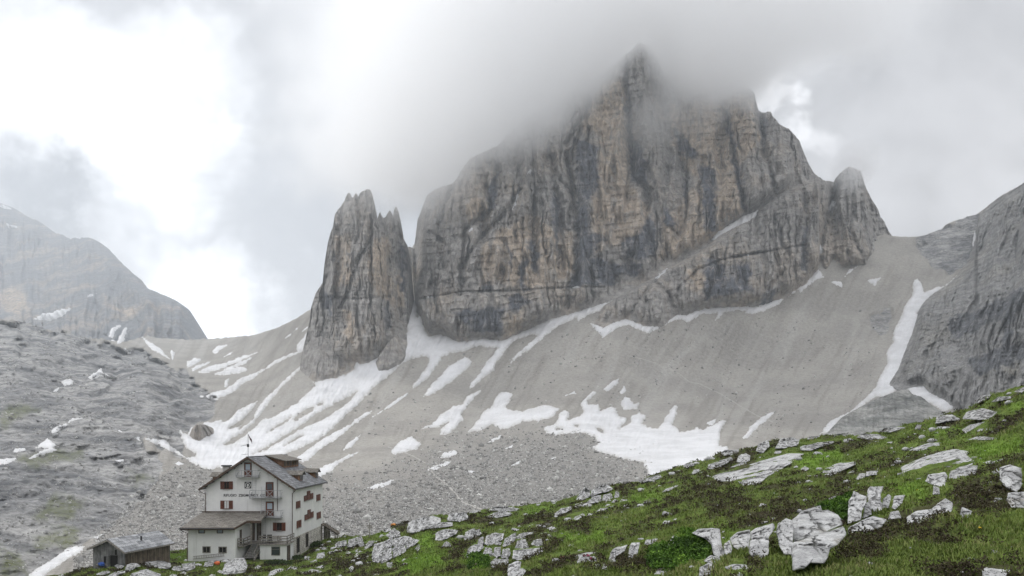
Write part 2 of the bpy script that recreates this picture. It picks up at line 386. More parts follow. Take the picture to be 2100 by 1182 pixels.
def grooves(u, v, lst):
    r = 0
    for p, w, d in lst:
        p = pts(p); lo = p.min(0) - 4 * w - 8; hi = p.max(0) + 4 * w + 8
        s = (u > lo[0]) & (u < hi[0]) & (v > lo[1]) & (v < hi[1])
        if s.any():
            x = np.zeros(np.shape(u)); uw = u[s] + 3 * fbm(u[s] / 14, v[s] / 14, 3, 2)
            x[s] = d * np.exp(-(segdist(uw, v[s], p) / w) ** 2); r = r + x
    return r
WALL_TOP = mono('P 842,590 847,520 850,500 852,486 856,453 865,428 875,400 898,385 928,377 936,366 943,353 964,325 1018,300 1080,240 1140,212 1200,165 1240,148 1285,110 1300,98 1310,88 1330,90 1345,112 1360,150 1400,160 1450,168 1480,172 1520,176 1540,183 1548,192 1552,215 1556,228 1568,233 1574,228 1580,229 1586,240 1600,256 1620,266 1640,290 1650,318 1660,340 1672,358 1690,370 1712,374 1716,378 1722,357 1740,342 1765,350 1776,386 1788,410 1800,428 1806,446 1814,455 1822,474 1831,487')
WALL_BASE = mono('P 842,592 846,585 853,640 862,660 870,672 881,690 895,688 907,686 925,696 945,705 966,700 1000,697 1028,703 1040,697 1067,684 1110,666 1135,655 1181,643 1206,634 1240,625 1298,592 1345,565 1390,540 1440,510 1480,480 1550,435 1620,388 1640,382 1690,570 1703,578 1728,568 1754,556 1779,573 1804,568 1825,548 1831,490')
BUT_TOP = mono('P 1206,664 1222,645 1240,626 1298,593 1345,566 1390,541 1440,511 1480,481 1550,436 1600,398 1640,379 1660,371 1690,372 1706,374 1713,385')
BUT_BASE = mono('P 1206,665 1222,670 1236,673 1282,656 1305,662 1327,671 1355,671 1388,648 1444,635 1485,633 1515,630 1556,629 1601,614 1652,583 1665,566 1678,556 1684,505 1692,470 1705,420 1713,390')
WD = np.array([(1240, 0), (1450, 905), (1640, 950), (1700, 935), (1760, 945), (1831, 1000)], float)
_uu = np.arange(800, 1860, 2.0); _b = np.where(_uu < 1240, VAL(_uu, pl(WALL_BASE, _uu)), 0); WD[0, 1] = VAL(1240., 625.)
_b = np.where(_uu < 1240, _b, np.interp(_uu, WD[:, 0], WD[:, 1])); _k = np.hanning(25); _k /= _k.sum()
_bs = np.convolve(np.pad(_b, 12, mode='edge'), _k, 'valid')
WALL_GR = [('ZE 240,60 245,170 255,260 262,400 275,520 330,570 330,650', 7, 26), ('ZE 0,385 60,290 95,190 150,120', 6, 22), ('Z4 470,480 500,620 515,800 510,960', 6, 20),
  ('ZE 630,180 655,320 690,470 725,670', 6, 20), ('Z4 1200,330 1215,480 1250,600', 5, 16), ('Z4 425,430 435,560 500,640', 5, 14), ('ZD 820,60 840,250 880,480 890,750', 6, 15),
  ('ZD 715,300 730,500 720,700 745,790', 5, 12), ('ZD 650,420 655,640 655,770', 4, 10), ('ZD 440,240 470,370 320,480 300,700 290,860', 6, 15), ('ZD 640,250 540,400 440,500 360,600 300,700', 5, 15),
  ('ZD 120,500 200,560 190,700 150,800', 5, 12), ('ZD 500,100 490,240 500,340', 6, 14), ('ZE 425,330 470,460 490,640', 5, 12), ('ZD 60,885 300,840 560,838 760,825 960,815 1120,815', 2.5, 6),
  ('Z5 430,60 400,150 360,300 350,400', 7, 28), ('Z4 560,300 520,420 480,520', 5, 12), ('ZD 290,150 210,330 170,460', 5, 14), ('ZE 420,720 470,770 450,860', 4, 8),
  ('Z5 490,100 480,250 520,330', 4, 10), ('Z5 560,150 580,300', 4, 9)]
def wall_D(u, v):
    base = pl(WALL_BASE, u); Db = np.interp(u, _uu, _bs); h = base - v
    f = sstep(0, 35, h)
    D = Db * (1 + .00042 * h)
    D = D + sstep(0, 120, h) * 75 * np.clip((955 - u) / 100, 0, 2) ** 2 + 90 * np.clip((u - 1560) / 120, 0, 3) ** 2 * (u < 1700) * sstep(380, 280, v)
    D = D + f * 60 * np.cos((u - 1330) / 120.) * sstep(1050, 1150, u) * sstep(1650, 1560, u) * .35
    tower = sstep(1690, 1712, u)
    D = D + tower * f * 45 * ((u - 1765) / 65) ** 2
    return D + f * (relief(u, v, 1.15) + grooves(u, v, WALL_GR))
BUT_GR = [('Z4 890,990 960,920 1050,880 1200,850', 3, 8), ('ZE 590,840 620,900 570,1010', 5, 14), ('ZE 360,940 420,1000 450,1080', 5, 10), ('ZE 240,1090 300,1020 380,900', 4, 10), ('ZE 480,900 450,1010 470,1080', 4, 9),
          ('Z5 190,60 180,200 220,330 200,520', 5, 12), ('Z5 290,80 310,240 290,420', 4, 10), ('Z5 0,350 130,330 300,300', 2.5, 6), ('Z5 150,480 200,420', 5, 10)]
def but_D(u, v):
    tp = pl(BUT_TOP, u); bs = pl(BUT_BASE, u); h = bs - v; H = np.maximum(bs - tp, 6)
    s = np.clip(h / H, -.3, 1.2); D0 = VAL(u, bs); D1 = np.interp(u, _uu, _bs) - 7
    D1 = np.maximum(D1, D0 + 4)
    D = D0 + (D1 - D0) * np.where(s > 0, s ** 1.3, s * .3) + 35 * sstep(1660, 1712, u) ** 2
    f = sstep(0, 30, h) * sstep(1.02, .9, s)
    return D + f * (relief(u, v, .8, 40, .2) * .9 + grooves(u, v, BUT_GR))
SP_TOP = mono('Z3 130,935 140,870 148,830 160,780 178,690 185,640 205,575 240,520 250,420 265,330 278,280 290,250 300,190 315,165 330,150 345,125 358,92 365,84 374,86 382,108 388,108 398,90 405,88 412,106 418,90 430,78 450,68 465,67 474,74 479,98 474,150 480,190 486,205 500,222 508,205 514,185 520,178 526,196 534,206 545,203 556,182 566,168 574,178 581,195 588,160 597,149 604,165 612,200 618,250 625,290 638,318 650,338 652,420 653,500 654,600 656,700 657,738')
SP_BASE = mono('Z3 130,940 160,945 200,940 300,925 395,915 425,915 470,905 510,885 560,820 600,770 640,745 655,740 658,738')
SP_GR = [('Z3 345,130 320,260 320,420 300,560 320,700', 5, 12), ('Z3 480,200 470,320 400,440 370,560 330,640', 5, 16), ('Z3 405,110 420,250 400,330', 4, 9), ('Z3 540,290 560,400 550,560 560,760', 5, 12), ('Z3 620,300 600,400 610,560 620,700', 4, 10),
         ('Z3 250,500 240,620 260,740', 5, 10), ('Z3 470,360 480,520 460,700', 4, 9), ('Z3 260,590 400,600 560,590', 2.5, 5), ('Z3 400,580 410,700 430,860', 4, 9)]
def sp_D(u, v):
    bs = pl(SP_BASE, u); h = bs - v; f = sstep(0, 35, h)
    D = VAL(u, bs) * (1 + .0003 * h)
    D = D + 30 * np.abs((u - 745) / 92) ** 2.2 * f + 14 * f * sstep(775, 800, u) * sstep(500, 440, v)
    return D + f * (relief(u, v, .62, 80, .03) * .85 + grooves(u, v, SP_GR) * .8)
def wall_layer(name, tops, bases, Dfun, n, m, mat, tans, darks, below=40, warp=9, bfun=None, ov=1.0, thick=90, jit=2.0):
    u = np.linspace(tops[0, 0], tops[-1, 0], n); tp = pl(tops, u); bs = np.maximum(pl(bases, u), tp + 1)
    tp = tp + jit * fbm(u / 5, 0 * u, 3.3, 3)
    bl = bs + np.minimum(below, below * (bs - tp) / 30 + 4) * (bfun(u) if bfun else 1)
    t = np.linspace(0, 1, m)
    U = np.repeat(u[None], m, 0); V = tp[None] + (bl - tp)[None] * t[:, None]
    D = Dfun(U, V) * ov
    W = world(U, V, D)
    bk = [W[0] + np.array([0, thick * f, -thick * f * f * .8]) for f in (1., .45, .15)]
    W = np.concatenate([np.stack(bk), W]); k = len(bk); ext = lambda a: np.concatenate([np.repeat(a[:1], k, 0), a])
    ta = softmask(U, V, tans, 7, warp, 25); da = softmask(U, V, darks, 5, warp * .8, 18)
    return mesh_np(name, W.reshape(-1, 3), gridfaces(m + k, n), mat, attrs={'tan': ext(ta), 'dark': ext(da)})
TANS = [pts(s) for s in ('Z4 600,190 690,220 720,600 790,700 760,800 650,830 560,850 550,650 600,520 600,420 530,400 560,300', 'Z4 860,300 1050,260 1130,560 1140,690 1000,820 820,880 840,720 960,600 870,450',
  'Z4 180,800 350,700 480,820 510,950 370,980 180,960 150,880', 'Z4 240,1080 310,1060 320,1150 230,1180', 'ZD 760,540 820,560 840,800 740,820', 'ZD 880,480 960,500 960,780 890,800', 'ZD 320,320 440,280 450,380 330,440',
  'Z4 1060,260 1180,270 1200,420 1110,560 1070,400', 'ZD 500,620 640,560 640,800 400,820 420,700', 'ZD 650,440 710,420 720,780 660,780')]
DARKS = [pts(s) for s in ('Z4 510,420 590,450 590,600 560,680 570,780 620,800 560,880 510,960 515,700', 'Z4 705,430 750,440 785,600 720,590', 'Z4 790,720 815,760 810,870 690,880 680,810 750,770', 'Z4 870,360 960,480 970,510 900,480',
  'Z4 905,530 925,640 915,670', 'Z4 970,520 1030,540 1030,770 990,760', 'Z4 60,1070 240,1050 230,1160 110,1140', 'Z4 680,890 760,890 740,950 690,950', 'Z4 700,180 715,300 725,440 705,440', 'Z4 1060,320 1080,320 1150,690 1130,690',
  'Z4 180,600 220,560 220,680 185,700', 'Z4 520,860 700,900 640,980 480,980', 'Z4 340,800 365,800 360,900 345,900', 'Z4 300,900 330,880 320,980 300,980', 'ZD 820,250 860,300 860,700 830,520', 'ZD 560,520 590,640 590,720 565,640',
  'ZE 400,640 440,700 420,720 390,700', 'Z4 1190,320 1215,330 1220,420 1200,440', 'ZD 430,790 480,790 480,830 430,830', 'ZD 560,880 640,850 700,900 620,960 560,940', 'ZD 690,580 740,620 740,740 700,700', 'ZD 640,690 665,690 665,830 630,800')]
BDARK = [pts(s) for s in ('Z4 1020,900 1160,890 1165,1000 1030,1020 1000,990', 'Z5 130,500 170,480 170,545 110,550', 'ZE 560,850 600,840 640,960 560,1020', 'Z5 290,230 310,230 300,420 280,400')]
BTAN = [pts(s) for s in ('Z4 960,890 1030,900 990,1000 940,960', 'ZE 480,900 600,880 560,980 500,980')]
mtn = wall_layer('mountain', WALL_TOP, WALL_BASE, wall_D, 900, 500, M_WALL, TANS, DARKS, bfun=lambda u: .06 + .94 * sstep(858, 905, u))
tag(mtn, 'huge grey and tan dolomite peak with its summit inside the cloud', 'mountain', kind='structure')
but = wall_layer('mountain_buttress', BUT_TOP, BUT_BASE, but_D, 460, 240, M_WALL, BTAN, BDARK, jit=1.2)
tag(but, 'low grey rock buttress below the snowy ramp of the big peak', 'rock buttress', kind='structure')
STAN = [pts(s) for s in ('Z3 300,300 370,280 380,520 310,560', 'Z3 470,330 560,300 590,640 480,560 460,430', 'Z3 330,640 400,700 400,830 340,760', 'Z3 590,500 635,480 635,640 590,640')]
SDARK = [pts(s) for s in ('Z3 250,560 290,580 270,700 240,640', 'Z3 610,330 645,340 640,560 615,560', 'Z3 540,600 560,600 560,740 545,740')]
spire = wall_layer('rock_tower', SP_TOP, SP_BASE, sp_D, 300, 300, M_WALL, STAN, SDARK, jit=.8, thick=70)
tag(spire, 'slender rock tower with jagged pinnacles left of the big peak', 'rock tower', kind='structure')
def knob(name, top, base, label, sc, seed, bulge, n=120, m=90, rf=.6, kk=.0007, mat=None):
    tp, bs = mono(top), mono(base); uc = (tp[0, 0] + tp[-1, 0]) / 2; hw = (tp[-1, 0] - tp[0, 0]) / 2
    def Dk(u, v):
        b = pl(bs, u); h = b - v; f = sstep(0, 14, h)
        return VAL(u, b) * (1 + kk * np.maximum(h, 0) + .0002 * np.minimum(h, 0)) + bulge * np.abs((u - uc) / hw) ** 2.4 * f + f * relief(u, v, sc, seed) * rf
    o = wall_layer(name, tp, bs, Dk, n, m, mat or M_WALL, [], [], jit=1, thick=30, below=25)
    if mat:
        for an, q in (('rock', 1.0), ('green', .2)):
            a = o.data.attributes.new(an, 'FLOAT', 'POINT'); a.data.foreach_set('value', np.full(len(o.data.vertices), q, np.float32))
    tag(o, label, 'rock outcrop', kind='structure'); return Dk
knob('rock_outcrop', 'Z3 130,925 135,880 150,840 180,800 230,780 262,790 300,800 330,840 360,870 395,925', 'Z3 130,940 160,970 200,1000 260,995 330,980 370,960 395,935', 'broad rounded grey crag at the left foot of the rock tower', .45, 120, 16)
knob('rock_outcrop', 'Z3 483,943 500,900 530,850 560,810 585,785 610,768 640,763 660,785 665,810 662,880', 'Z3 483,945 510,960 560,950 620,920 662,885', 'small leaning grey crag in the snow right of the rock tower', .4, 140, 12)
knob('rock_outcrop', 'Z3 636,420 640,360 660,345 682,356 690,400 700,440', 'Z3 636,492 660,495 690,470 700,445', 'tiny rock tooth at the head of the snow gully', .3, 150, 6, 50, 50)
knob('rock_outcrop', 'ZA 90,905 110,850 140,825 190,822 235,842 243,860', 'ZA 90,910 120,935 160,945 200,925 243,862', 'round grey knoll standing alone in the snow hollow', .3, 160, 8, 60, 40)
kD = knob('rocky_knoll', 'P 1690,892 1703,885 1734,853 1751,843 1792,821 1830,806 1850,800 1863,799 1870,808 1890,814 1904,826 1924,840 1960,856', 'P 1690,945 1800,930 1960,905', 'grey rocky knoll with thin turf behind the grassy ridge', .5, 170, 12, 220, 110, kk=.0018, rf=.3, mat=M_SCREE)

# right mountainside
RM = TPS([(a, b, float(VAL(a, b)) * 1.006) for a, b in ((1826, 789), (1845, 800), (1858, 713), (1870, 794), (1881, 640), (1893, 789), (1906, 803), (1930, 815), (1901, 614), (1957, 573), (2003, 500), (1954, 836))] + [(2033,421,1000),(2100,830,500),(2260,850,440),(2100,600,660),(2100,378,900),(2260,290,850),(2000,700,680)])
RM_TOP = mono('P 1824,788 1834,772 1845,756 1850,740 1858,715 1866,700 1873,686 1880,662 1884,645 1890,630 1901,614 1918,600 1936,589 1957,573 1980,548 1998,530 2001,500 2006,440 2020,428 2033,421 2040,411 2060,398 2080,388 2100,377 2140,345 2260,285')
RM_BASE = mono('P 1824,790 1835,796 1845,800 1865,794 1880,790 1893,789 1906,803 1936,818 1954,836 1990,870 2260,900')
def rm_D(u, v):
    h = pl(RM_BASE, u) - v; f = sstep(0, 25, h) * sstep(-2, 24, v - pl(RM_TOP, u)) * .9 + .1
    r = relief(u * .95 + v * .2, v - .1 * u, .75, 60, .42)
    return RM(u, v) * .992 + f * r * 1.25
RDARK = [pts(s) for s in ('Z5 880,600 1182,480 1182,560 900,690', 'Z5 960,760 1182,700 1182,760 980,830', 'Z5 1100,540 1140,540 1120,760 1090,760')]
rmt = wall_layer('mountainside', RM_TOP, RM_BASE, rm_D, 330, 260, M_DARKROCK, [pts('Z5 1080,790 1160,770 1160,820 1090,820')], RDARK, below=60, warp=14, jit=2, bfun=lambda u: .04 + .96 * sstep(1956, 1995, u))
tag(rmt, 'dark banded rock mountainside closing the view on the right', 'mountainside', kind='structure')
# far left mountains in the haze
FM = TPS([(-220,760,2300),(0,700,2400),(200,720,2200),(390,740,2000),(0,600,3300),(-220,340,4600),(0,417,4500),(150,490,3900),(250,540,3200),(380,650,2400),(200,600,2900),(420,720,2200)])
FM_TOP = mono('P -240,330 -120,362 0,417 30,428 55,444 75,452 91,463 110,478 127,481 138,488 146,491 152,487 160,490 176,487 192,490 207,499 220,515 235,531 252,546 271,561 283,578 300,591 321,599 345,609 364,618 372,626 376,634 375,658 377,683 384,696 410,708')
FM_BASE = mono('P -240,790 410,790')
def fm_D(u, v):
    f = sstep(-2, 30, v - pl(FM_TOP, u)) * .8 + .2
    return FM(u, v) + f * (relief(u, v, 1.3, 200, -.3) * 3.2 + 60 * sstep(640, 590, v) * sstep(200, 380, u) * -1)
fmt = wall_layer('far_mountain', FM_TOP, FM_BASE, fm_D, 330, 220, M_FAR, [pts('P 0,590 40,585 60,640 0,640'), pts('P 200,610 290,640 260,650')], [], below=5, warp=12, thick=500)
tag(fmt, 'pale hazy mountain ridge far away on the left', 'mountain', kind='structure')

# ------------------------------------------------------------------ snow lying on the slopes
UP = np.array([0, -.5, .87]); UPW = np.array([0, -.85, .5])
SNOWG = 'snow patches on the slopes'
def snow(rings, Dfun, label, cell=1.5, hh=1.1, warp=2.2, up=UP, group=SNOWG):
    rings = [pts(r) if isinstance(r, str) else r for r in rings]
    lo = rings[0].min(0) - 5; hi = rings[0].max(0) + 5
    span = (hi - lo); cell = min(cell, max(.5, span.min() / 14))
    u = np.arange(lo[0], hi[0], cell); v = np.arange(lo[1], hi[1], cell)
    U, V = np.meshgrid(u, v)
    d = sdf(U, V, rings); big = min(1.0, span.min() / 30)
    d = d + warp * big * (fbm(U / 11, V / 9, 4, 3) + .8 * fbm(U / 3.7, V / 3.1, 9, 2)) - .25
    D = Dfun(U, V); W = world(U, V, D)
    off = np.where(d > 0, hh * (1 - np.exp(-d / 2.5)) * (1 + .45 * fbm((U + .5 * V) / 9, (V - .5 * U) / 16, 5, 3)) + .12, d * .35) * (D / 700.)
    W = W + off[..., None] * up
    nb = np.maximum.reduce([d[:-1, :-1], d[1:, :-1], d[:-1, 1:], d[1:, 1:]])
    keep = nb > -.9 * cell
    if not keep.any(): return
    Vv, f, at = compact(W.reshape(-1, 3), gridfaces(len(v), len(u), keep), {'rim': (min(1., max(d.max(), 0) / 14) * np.exp(-np.maximum(d, 0) / 2.6)).ravel()})
    o = mesh_np('snow_patch', Vv, f[:, ::-1], M_SNOW, attrs=at)
    return tag(o, label, 'snow patch', group)
S1 = ['Z3 645,478 668,492 690,475 698,440 707,470 690,520 672,545 705,548 692,590 700,640 695,690 745,655 725,720 745,770 760,782 820,768 900,808 960,800 1040,792 1110,803 P 1067,682 1110,664 1135,653 1181,641 1206,632 1240,623 1298,590 1308,592 1297,603 1290,605 1285,618 1279,613 1250,627 1230,638 1202,648 1186,660 1180,653 1142,671 1120,688 ZB 860,60 800,110 740,150 685,195 680,190 690,170 740,120 800,70 845,30 830,20 760,35 700,60 640,130 590,200 580,240 500,300 432,355 424,345 430,325 490,260 530,190 580,140 600,105 560,100 500,90 440,105 390,125 310,135 260,160 235,200 190,270 120,330 78,360 72,352 80,335 130,270 170,210 180,180 165,155 110,160 50,180 0,205 '
      'ZA 1460,480 1400,520 1330,580 1270,640 1230,690 1170,740 1110,800 1080,830 1000,900 950,930 870,970 800,1000 740,1020 700,1100 500,1200 300,1110 230,1130 170,1115 110,1080 60,1050 130,1042 140,1022 75,985 45,930 25,870 35,860 50,885 85,890 100,850 200,815 310,790 315,812 360,790 420,730 480,700 550,668 520,720 450,790 400,820 350,855 370,855 440,830 430,860 470,830 520,790 540,740 570,690 610,640 650,610 700,560 760,500 840,428 845,450 790,500 720,565 690,600 640,660 600,720 560,770 520,820 450,880 380,920 330,958 350,965 420,935 480,890 540,840 590,788 600,785 650,780 720,740 800,690 860,640 940,565 920,540 960,535 1030,515 1080,510 1150,485 1205,448 1205,410 1160,360 1113,308 1130,310 1190,360 1245,418 1300,405 1360,370 1450,330 1560,200 1540,100 Z3 640,600 638,500',
      'ZA 955,695 970,680 1000,675 990,690 965,700', 'ZA 792,795 820,760 880,720 940,705 920,735 850,775 810,800', 'ZA 620,880 680,830 780,775 750,810 680,850',
      'ZA 520,1025 640,965 740,895 860,820 960,745 1060,690 1222,605 1190,650 1120,710 1000,790 900,830 800,880 700,940 600,1000', 'ZA 735,970 830,900 860,900 780,945']
snow(S1, val_D, 'huge branching snow field running from the gully beside the rock tower down behind the lodge', hh=1.4)
S14 = 'ZB 880,590 960,570 985,490 1040,485 1035,545 1100,525 1130,500 1110,450 1150,400 1190,365 1220,375 1150,430 1165,450 1230,450 1235,485 1300,465 1330,470 1345,520 1400,540 1350,600 1420,560 1420,520 1475,500 1510,520 1490,570 1530,590 1590,600 1640,520 1690,455 1715,460 1700,520 1680,570 1720,620 1790,610 1830,590 1850,610 1920,580 1990,545 2012,545 1980,600 1960,700 2020,710 2010,760 1940,790 1900,830 1700,880 1600,910 1540,905 1510,840 1490,800 1420,795 1330,770 1220,740 1180,715 1220,690 1200,650 1140,625 1040,625 960,640 900,625'
snow([S14, 'ZB 1215,595 1250,600 1255,630 1220,610', 'ZB 960,600 1000,595 1000,605 965,608', 'ZB 1075,580 1100,575 1090,588'], val_D, 'wide snow field with ragged fingers ending behind the grassy ridge', warp=2.6)
for rg, lb in [
  (['ZA 810,1050 880,1000 960,940 1060,880 1130,850 1150,838 1200,800 1270,750 1330,728 1300,760 1240,800 1180,840 1120,900 1040,950 960,1000 920,1040 860,1082'], 'long slanting snow strip rising from behind the roof of the lodge'),
  (['ZA 1320,777 1400,720 1480,660 1572,603 1550,632 1470,690 1380,745'], 'hair thin slanting snow line on the bare scree right of the big snow tongue'),
  (['ZA 1125,1000 1160,950 1245,893 1230,922 1180,980'], 'small slanting snow sliver between the long strip and the bright oval patch'),
  (['ZA 970,1120 1010,1095 1060,1080 1150,1035 1240,1003 1200,1035 1100,1085 1060,1130 990,1168 940,1250 960,1160'], 'ragged snow strip beside the right end of the lodge roof'),
  (['ZB 0,675 -60,740 -30,760 30,742 100,725 132,700 128,685 70,645'], 'bright white oval snow patch where the footpath starts'),
  (['ZA 105,628 200,632 250,605 330,590 400,540 440,510 500,490 580,460 660,400 740,360 820,330 815,290 860,240 890,190 912,178 880,260 865,310 870,325 780,365 680,410 600,460 520,515 460,545 400,600 340,630 270,660 220,645'], 'long curving snow ribbon from the left foot of the rock tower'),
  (['ZA 855,195 900,150 940,105 935,135 905,168'], 'short snow sliver high beside the left edge of the rock tower'),
  (['ZA 735,245 800,190 830,160 820,180 770,225'], 'faint thin snow line below the skyline left of the rock tower'),
  (['ZA 75,400 120,380 182,378 150,410 80,440'], 'leftmost snow patch in the striped hollow under the col'),
  (['ZA 100,452 160,425 245,395 200,430 130,462'], 'second snow stripe from the left in the hollow under the col'),
  (['ZA 140,470 230,430 330,410 430,370 580,328 480,375 380,420 270,462 190,480'], 'longest snow stripe in the hollow under the col'),
  (['ZA 260,485 350,440 440,400 522,368 460,420 400,442 450,435 485,450 485,465 400,485 320,490'], 'lowest broad snow stripe in the hollow under the col'),
  (['ZA 270,300 300,290 350,288 300,322 270,350 240,335'], 'small hooked snow patch just below the col skyline'),
  (['ZA 318,372 350,350 397,325 370,352'], 'tiny snow stripe under the hooked patch near the col'),
  (['ZB 142,402 190,330 280,240 300,210 410,153 445,185 430,215 330,300 260,350 200,387'], 'broad slanting snow lozenge below the great wall'),
  (['ZB 115,605 200,570 250,510 330,460 390,445 410,400 500,362 470,400 415,460 380,510 390,540 350,590 300,635 250,635 250,605 300,560 230,590 180,597'], 'forked snow strip below the slanting lozenge'),
  (['ZB 420,620 470,560 510,500 570,450 600,390 660,365 695,390 650,470 665,480 750,490 860,460 900,450 980,475 940,530 860,550 760,555 680,590 620,600 590,590 580,570 490,610'], 'boot shaped snow patch left of the wide snow field'),
  (['ZB 1250,360 1300,310 1350,288 1340,325 1280,372'], 'snow tip above the ragged fingers of the wide snow field'),
  (['ZB 1352,372 1380,333 1392,365 1365,387'], 'tiny triangular snow spot above the ring shaped patch'),
  (['ZB 1358,450 1380,400 1420,410 1440,450 1477,435 1460,475 1380,487'], 'ring shaped snow patch above the wide snow field'),
  (['ZB 535,690 560,665 622,638 610,665'], 'small oval snow spot above the rubble'),
  (['ZB 243,780 270,745 345,728 355,752 300,777'], 'snow spot right of the bright oval patch'),
  (['ZB 172,852 200,830 320,793 305,815 210,857'], 'broken snow strip beside the footpath'),
  (['ZB 408,860 440,853 467,860 440,876'], 'small flat snow spot amid the rubble right of the footpath'),
  (['ZB 678,827 740,793 747,805 700,827'], 'small slanted snow spot in the rubble field'),
  (['ZB 643,722 695,698 692,715'], 'tiny snow fleck at the upper edge of the rubble'),
  (['ZB 1878,567 1950,528 1955,540 1920,582'], 'narrow snow flake at the right tip of the wide snow field'),
  (['ZB 928,780 960,776 952,792'], 'tiny white fleck in the middle of the rubble'),
  (['ZB 1013,397 1070,368 1082,382'], 'thin snow fleck on bare scree above the boot shaped patch'),
  (['Z6 635,590 680,570 820,535 810,552 720,590 650,602'], 'thin snow bar lying on the scree right of the lodge'),
  (['Z7 1306,312 1360,230 1430,172 1514,133 1470,187 1420,222 1340,307'], 'narrow lone snow sliver right of the wide snow field'),
  (['Z5 356,1064 400,1010 480,975 580,880 600,830 630,780 625,730 655,690 650,660 680,600 700,550 730,500 735,450 750,430 765,455 780,490 860,465 905,430 985,350 980,370 910,445 805,515 765,565 750,580 770,600 740,675 712,715 740,735 680,805 650,865 675,885 620,915 580,912 500,977 440,1007 400,1066'], 'long snow gully on the right between the scree and the dark mountainside'),
  (['Z5 700,882 775,860 800,888 860,916 903,962 860,974 790,932 720,902'], 'snow wedge between the rocky knoll and the dark mountainside'),
  (['Z5 972,300 982,243 990,260 985,312 978,322'], 'thin upright snow sliver near the right skyline'),
  (['ZE 96,1106 150,1126 235,1092 250,1092 330,1125 385,1117 450,1075 490,1077 560,1049 620,1045 700,1042 788,1043 Z5 100,549 200,518 300,458 320,428 350,398 377,432 340,442 280,492 270,482 180,547 100,580 40,570 ZE 760,1073 700,1056 640,1066 600,1107 612,1072 560,1069 490,1107 470,1091 430,1101 340,1152 310,1141 250,1116 200,1131 150,1170'], 'long scalloped snow rim along the foot of the rock buttress'),
  (['Z5 398,450 445,446 450,474'], 'small snow wedge right of the scalloped rim'),
  (['Z5 548,443 602,434 580,468'], 'small snow triangle at the foot of the right tower'),
  (['Z5 456,432 475,400 512,386 480,412'], 'little curved snow strip under the right tower'),
  (['ZC 373,10 400,-12 447,-2 440,25 390,37'], 'topmost bright snow spot on the left hillside'), (['ZC 308,72 355,43 352,65'], 'small snow spot just under the topmost one on the left hillside'),
  (['Z2 425,888 490,838 500,862 535,882 480,880 455,899'], 'forked snow spot highest right on the left hillside'),
  (['ZC 306,325 320,285 400,263 440,227 503,229 430,252 390,287 330,317'], 'hooked snow strip in the middle of the left hillside'),
  (['ZC 78,438 90,413 152,408 155,425'], 'small flat snow spot near the left edge'), (['ZC 213,407 285,348 357,407 280,412'], 'snow triangle on the left hillside'),
  (['ZC 173,472 240,430 300,408 357,420 280,442 200,472'], 'slanting snow strip under the snow triangle'), (['ZC -60,520 -60,478 90,468 97,480 50,502 0,512'], 'snow strip cut off by the left edge of the photo'),
  (['ZC 165,1186 230,1130 330,1070 420,1005 517,1001 482,1042 390,1087 330,1132 270,1177 250,1240 180,1240'], 'broad snow slope left of the wooden shed'),
  (['ZC 876,353 1000,358 1030,400 1090,440 1133,477 1060,442 960,397'], 'snow strip leading from the hillside to the snow hollow'), (['ZC 806,343 845,343 842,364'], 'tiny snow spot above the strip by the snow hollow'),
  (['ZC 688,485 747,476 740,494'], 'small snow spot in the rubble left of the lodge'), (['ZC 1048,500 1080,490 1107,505 1075,515'], 'oval snow spot just left of the lodge roof'),
  (['ZC 565,947 635,920 622,942 580,957'], 'small snow spot directly above the shed roof'), (['ZC 698,288 752,320 720,312'], 'thin snow streak at the hillside rim above the lodge')]:
    snow(rg, val_D, lb)
for rg, lb in [(['P 1469,481 1516,448 1555,432 1548,446 1520,460 1490,475 1462,490'], 'slanting snow ledge high on the ramp of the big peak'), (['ZE 362,928 410,888 402,905 375,928'], 'tiny snow bit low on the ramp'), (['ZE 700,832 740,830 738,837'], 'thin snow line on the buttress')]:
    snow(rg, but_D, lb, hh=2.5, up=UPW)
for rg, lb in [(['ZD 587,380 610,310 632,250 626,290 605,350'], 'upright snow streak on the left part of the great wall'), (['ZD 676,172 695,135 706,140 690,170'], 'snow fleck above the upright streak on the great wall'), (['ZD 340,490 375,460 372,468 345,498'], 'tiny slanting snow fleck low left on the great wall'),
               (['ZD 940,819 960,811 988,814 965,820'], 'flat snow fleck on the ledge of the great wall'), (['ZD 75,880 110,868 160,865 130,878'], 'snow line on the ledge beside the gully'), (['Z5 388,175 405,125 418,125 408,160'], 'snow fleck in the notch between buttress and right tower'), (['Z5 322,322 350,295 372,322 352,350'], 'snow triangle in the gully left of the right tower')]:
    snow(rg, wall_D, lb, hh=3.5, up=UPW)
for rg, lb in [(['Z2 158,603 240,580 337,553 315,580 245,612'], 'long snow band on the far hazy mountain'), (['Z2 20,140 60,150 97,160 50,158'], 'snow fleck near the top of the far hazy mountain'), (['Z2 423,492 467,477 442,494'], 'small snow spot on the middle of the far hazy mountain'), (['Z2 0,55 40,60 55,70 20,68'], 'thin snow line on the crest of the far hazy mountain')]:
    snow(rg, fm_D, lb, hh=5, up=UPW)
for rg, lb in [(['Z2 530,680 545,645 577,630 550,660 540,684'], 'short snow streak under the far mountain'), (['Z2 535,700 570,708 600,650 608,645 590,715 570,722'], 'V shaped snow streak under the far mountain'), (['Z2 690,690 770,738 822,795 740,755 795,812 720,735'], 'bright double snow streak left of the col'), (['Z2 826,745 848,765 835,815 832,790'], 'thin curved snow streak left of the col'),
  (['Z2 600,740 635,765 620,762'], 'tiny snow fleck left of the double streak'), (['Z2 1090,900 1112,885 1100,930 1085,935'], 'tiny snow hook by the curving ribbon')]:
    snow(rg, val_D, lb)

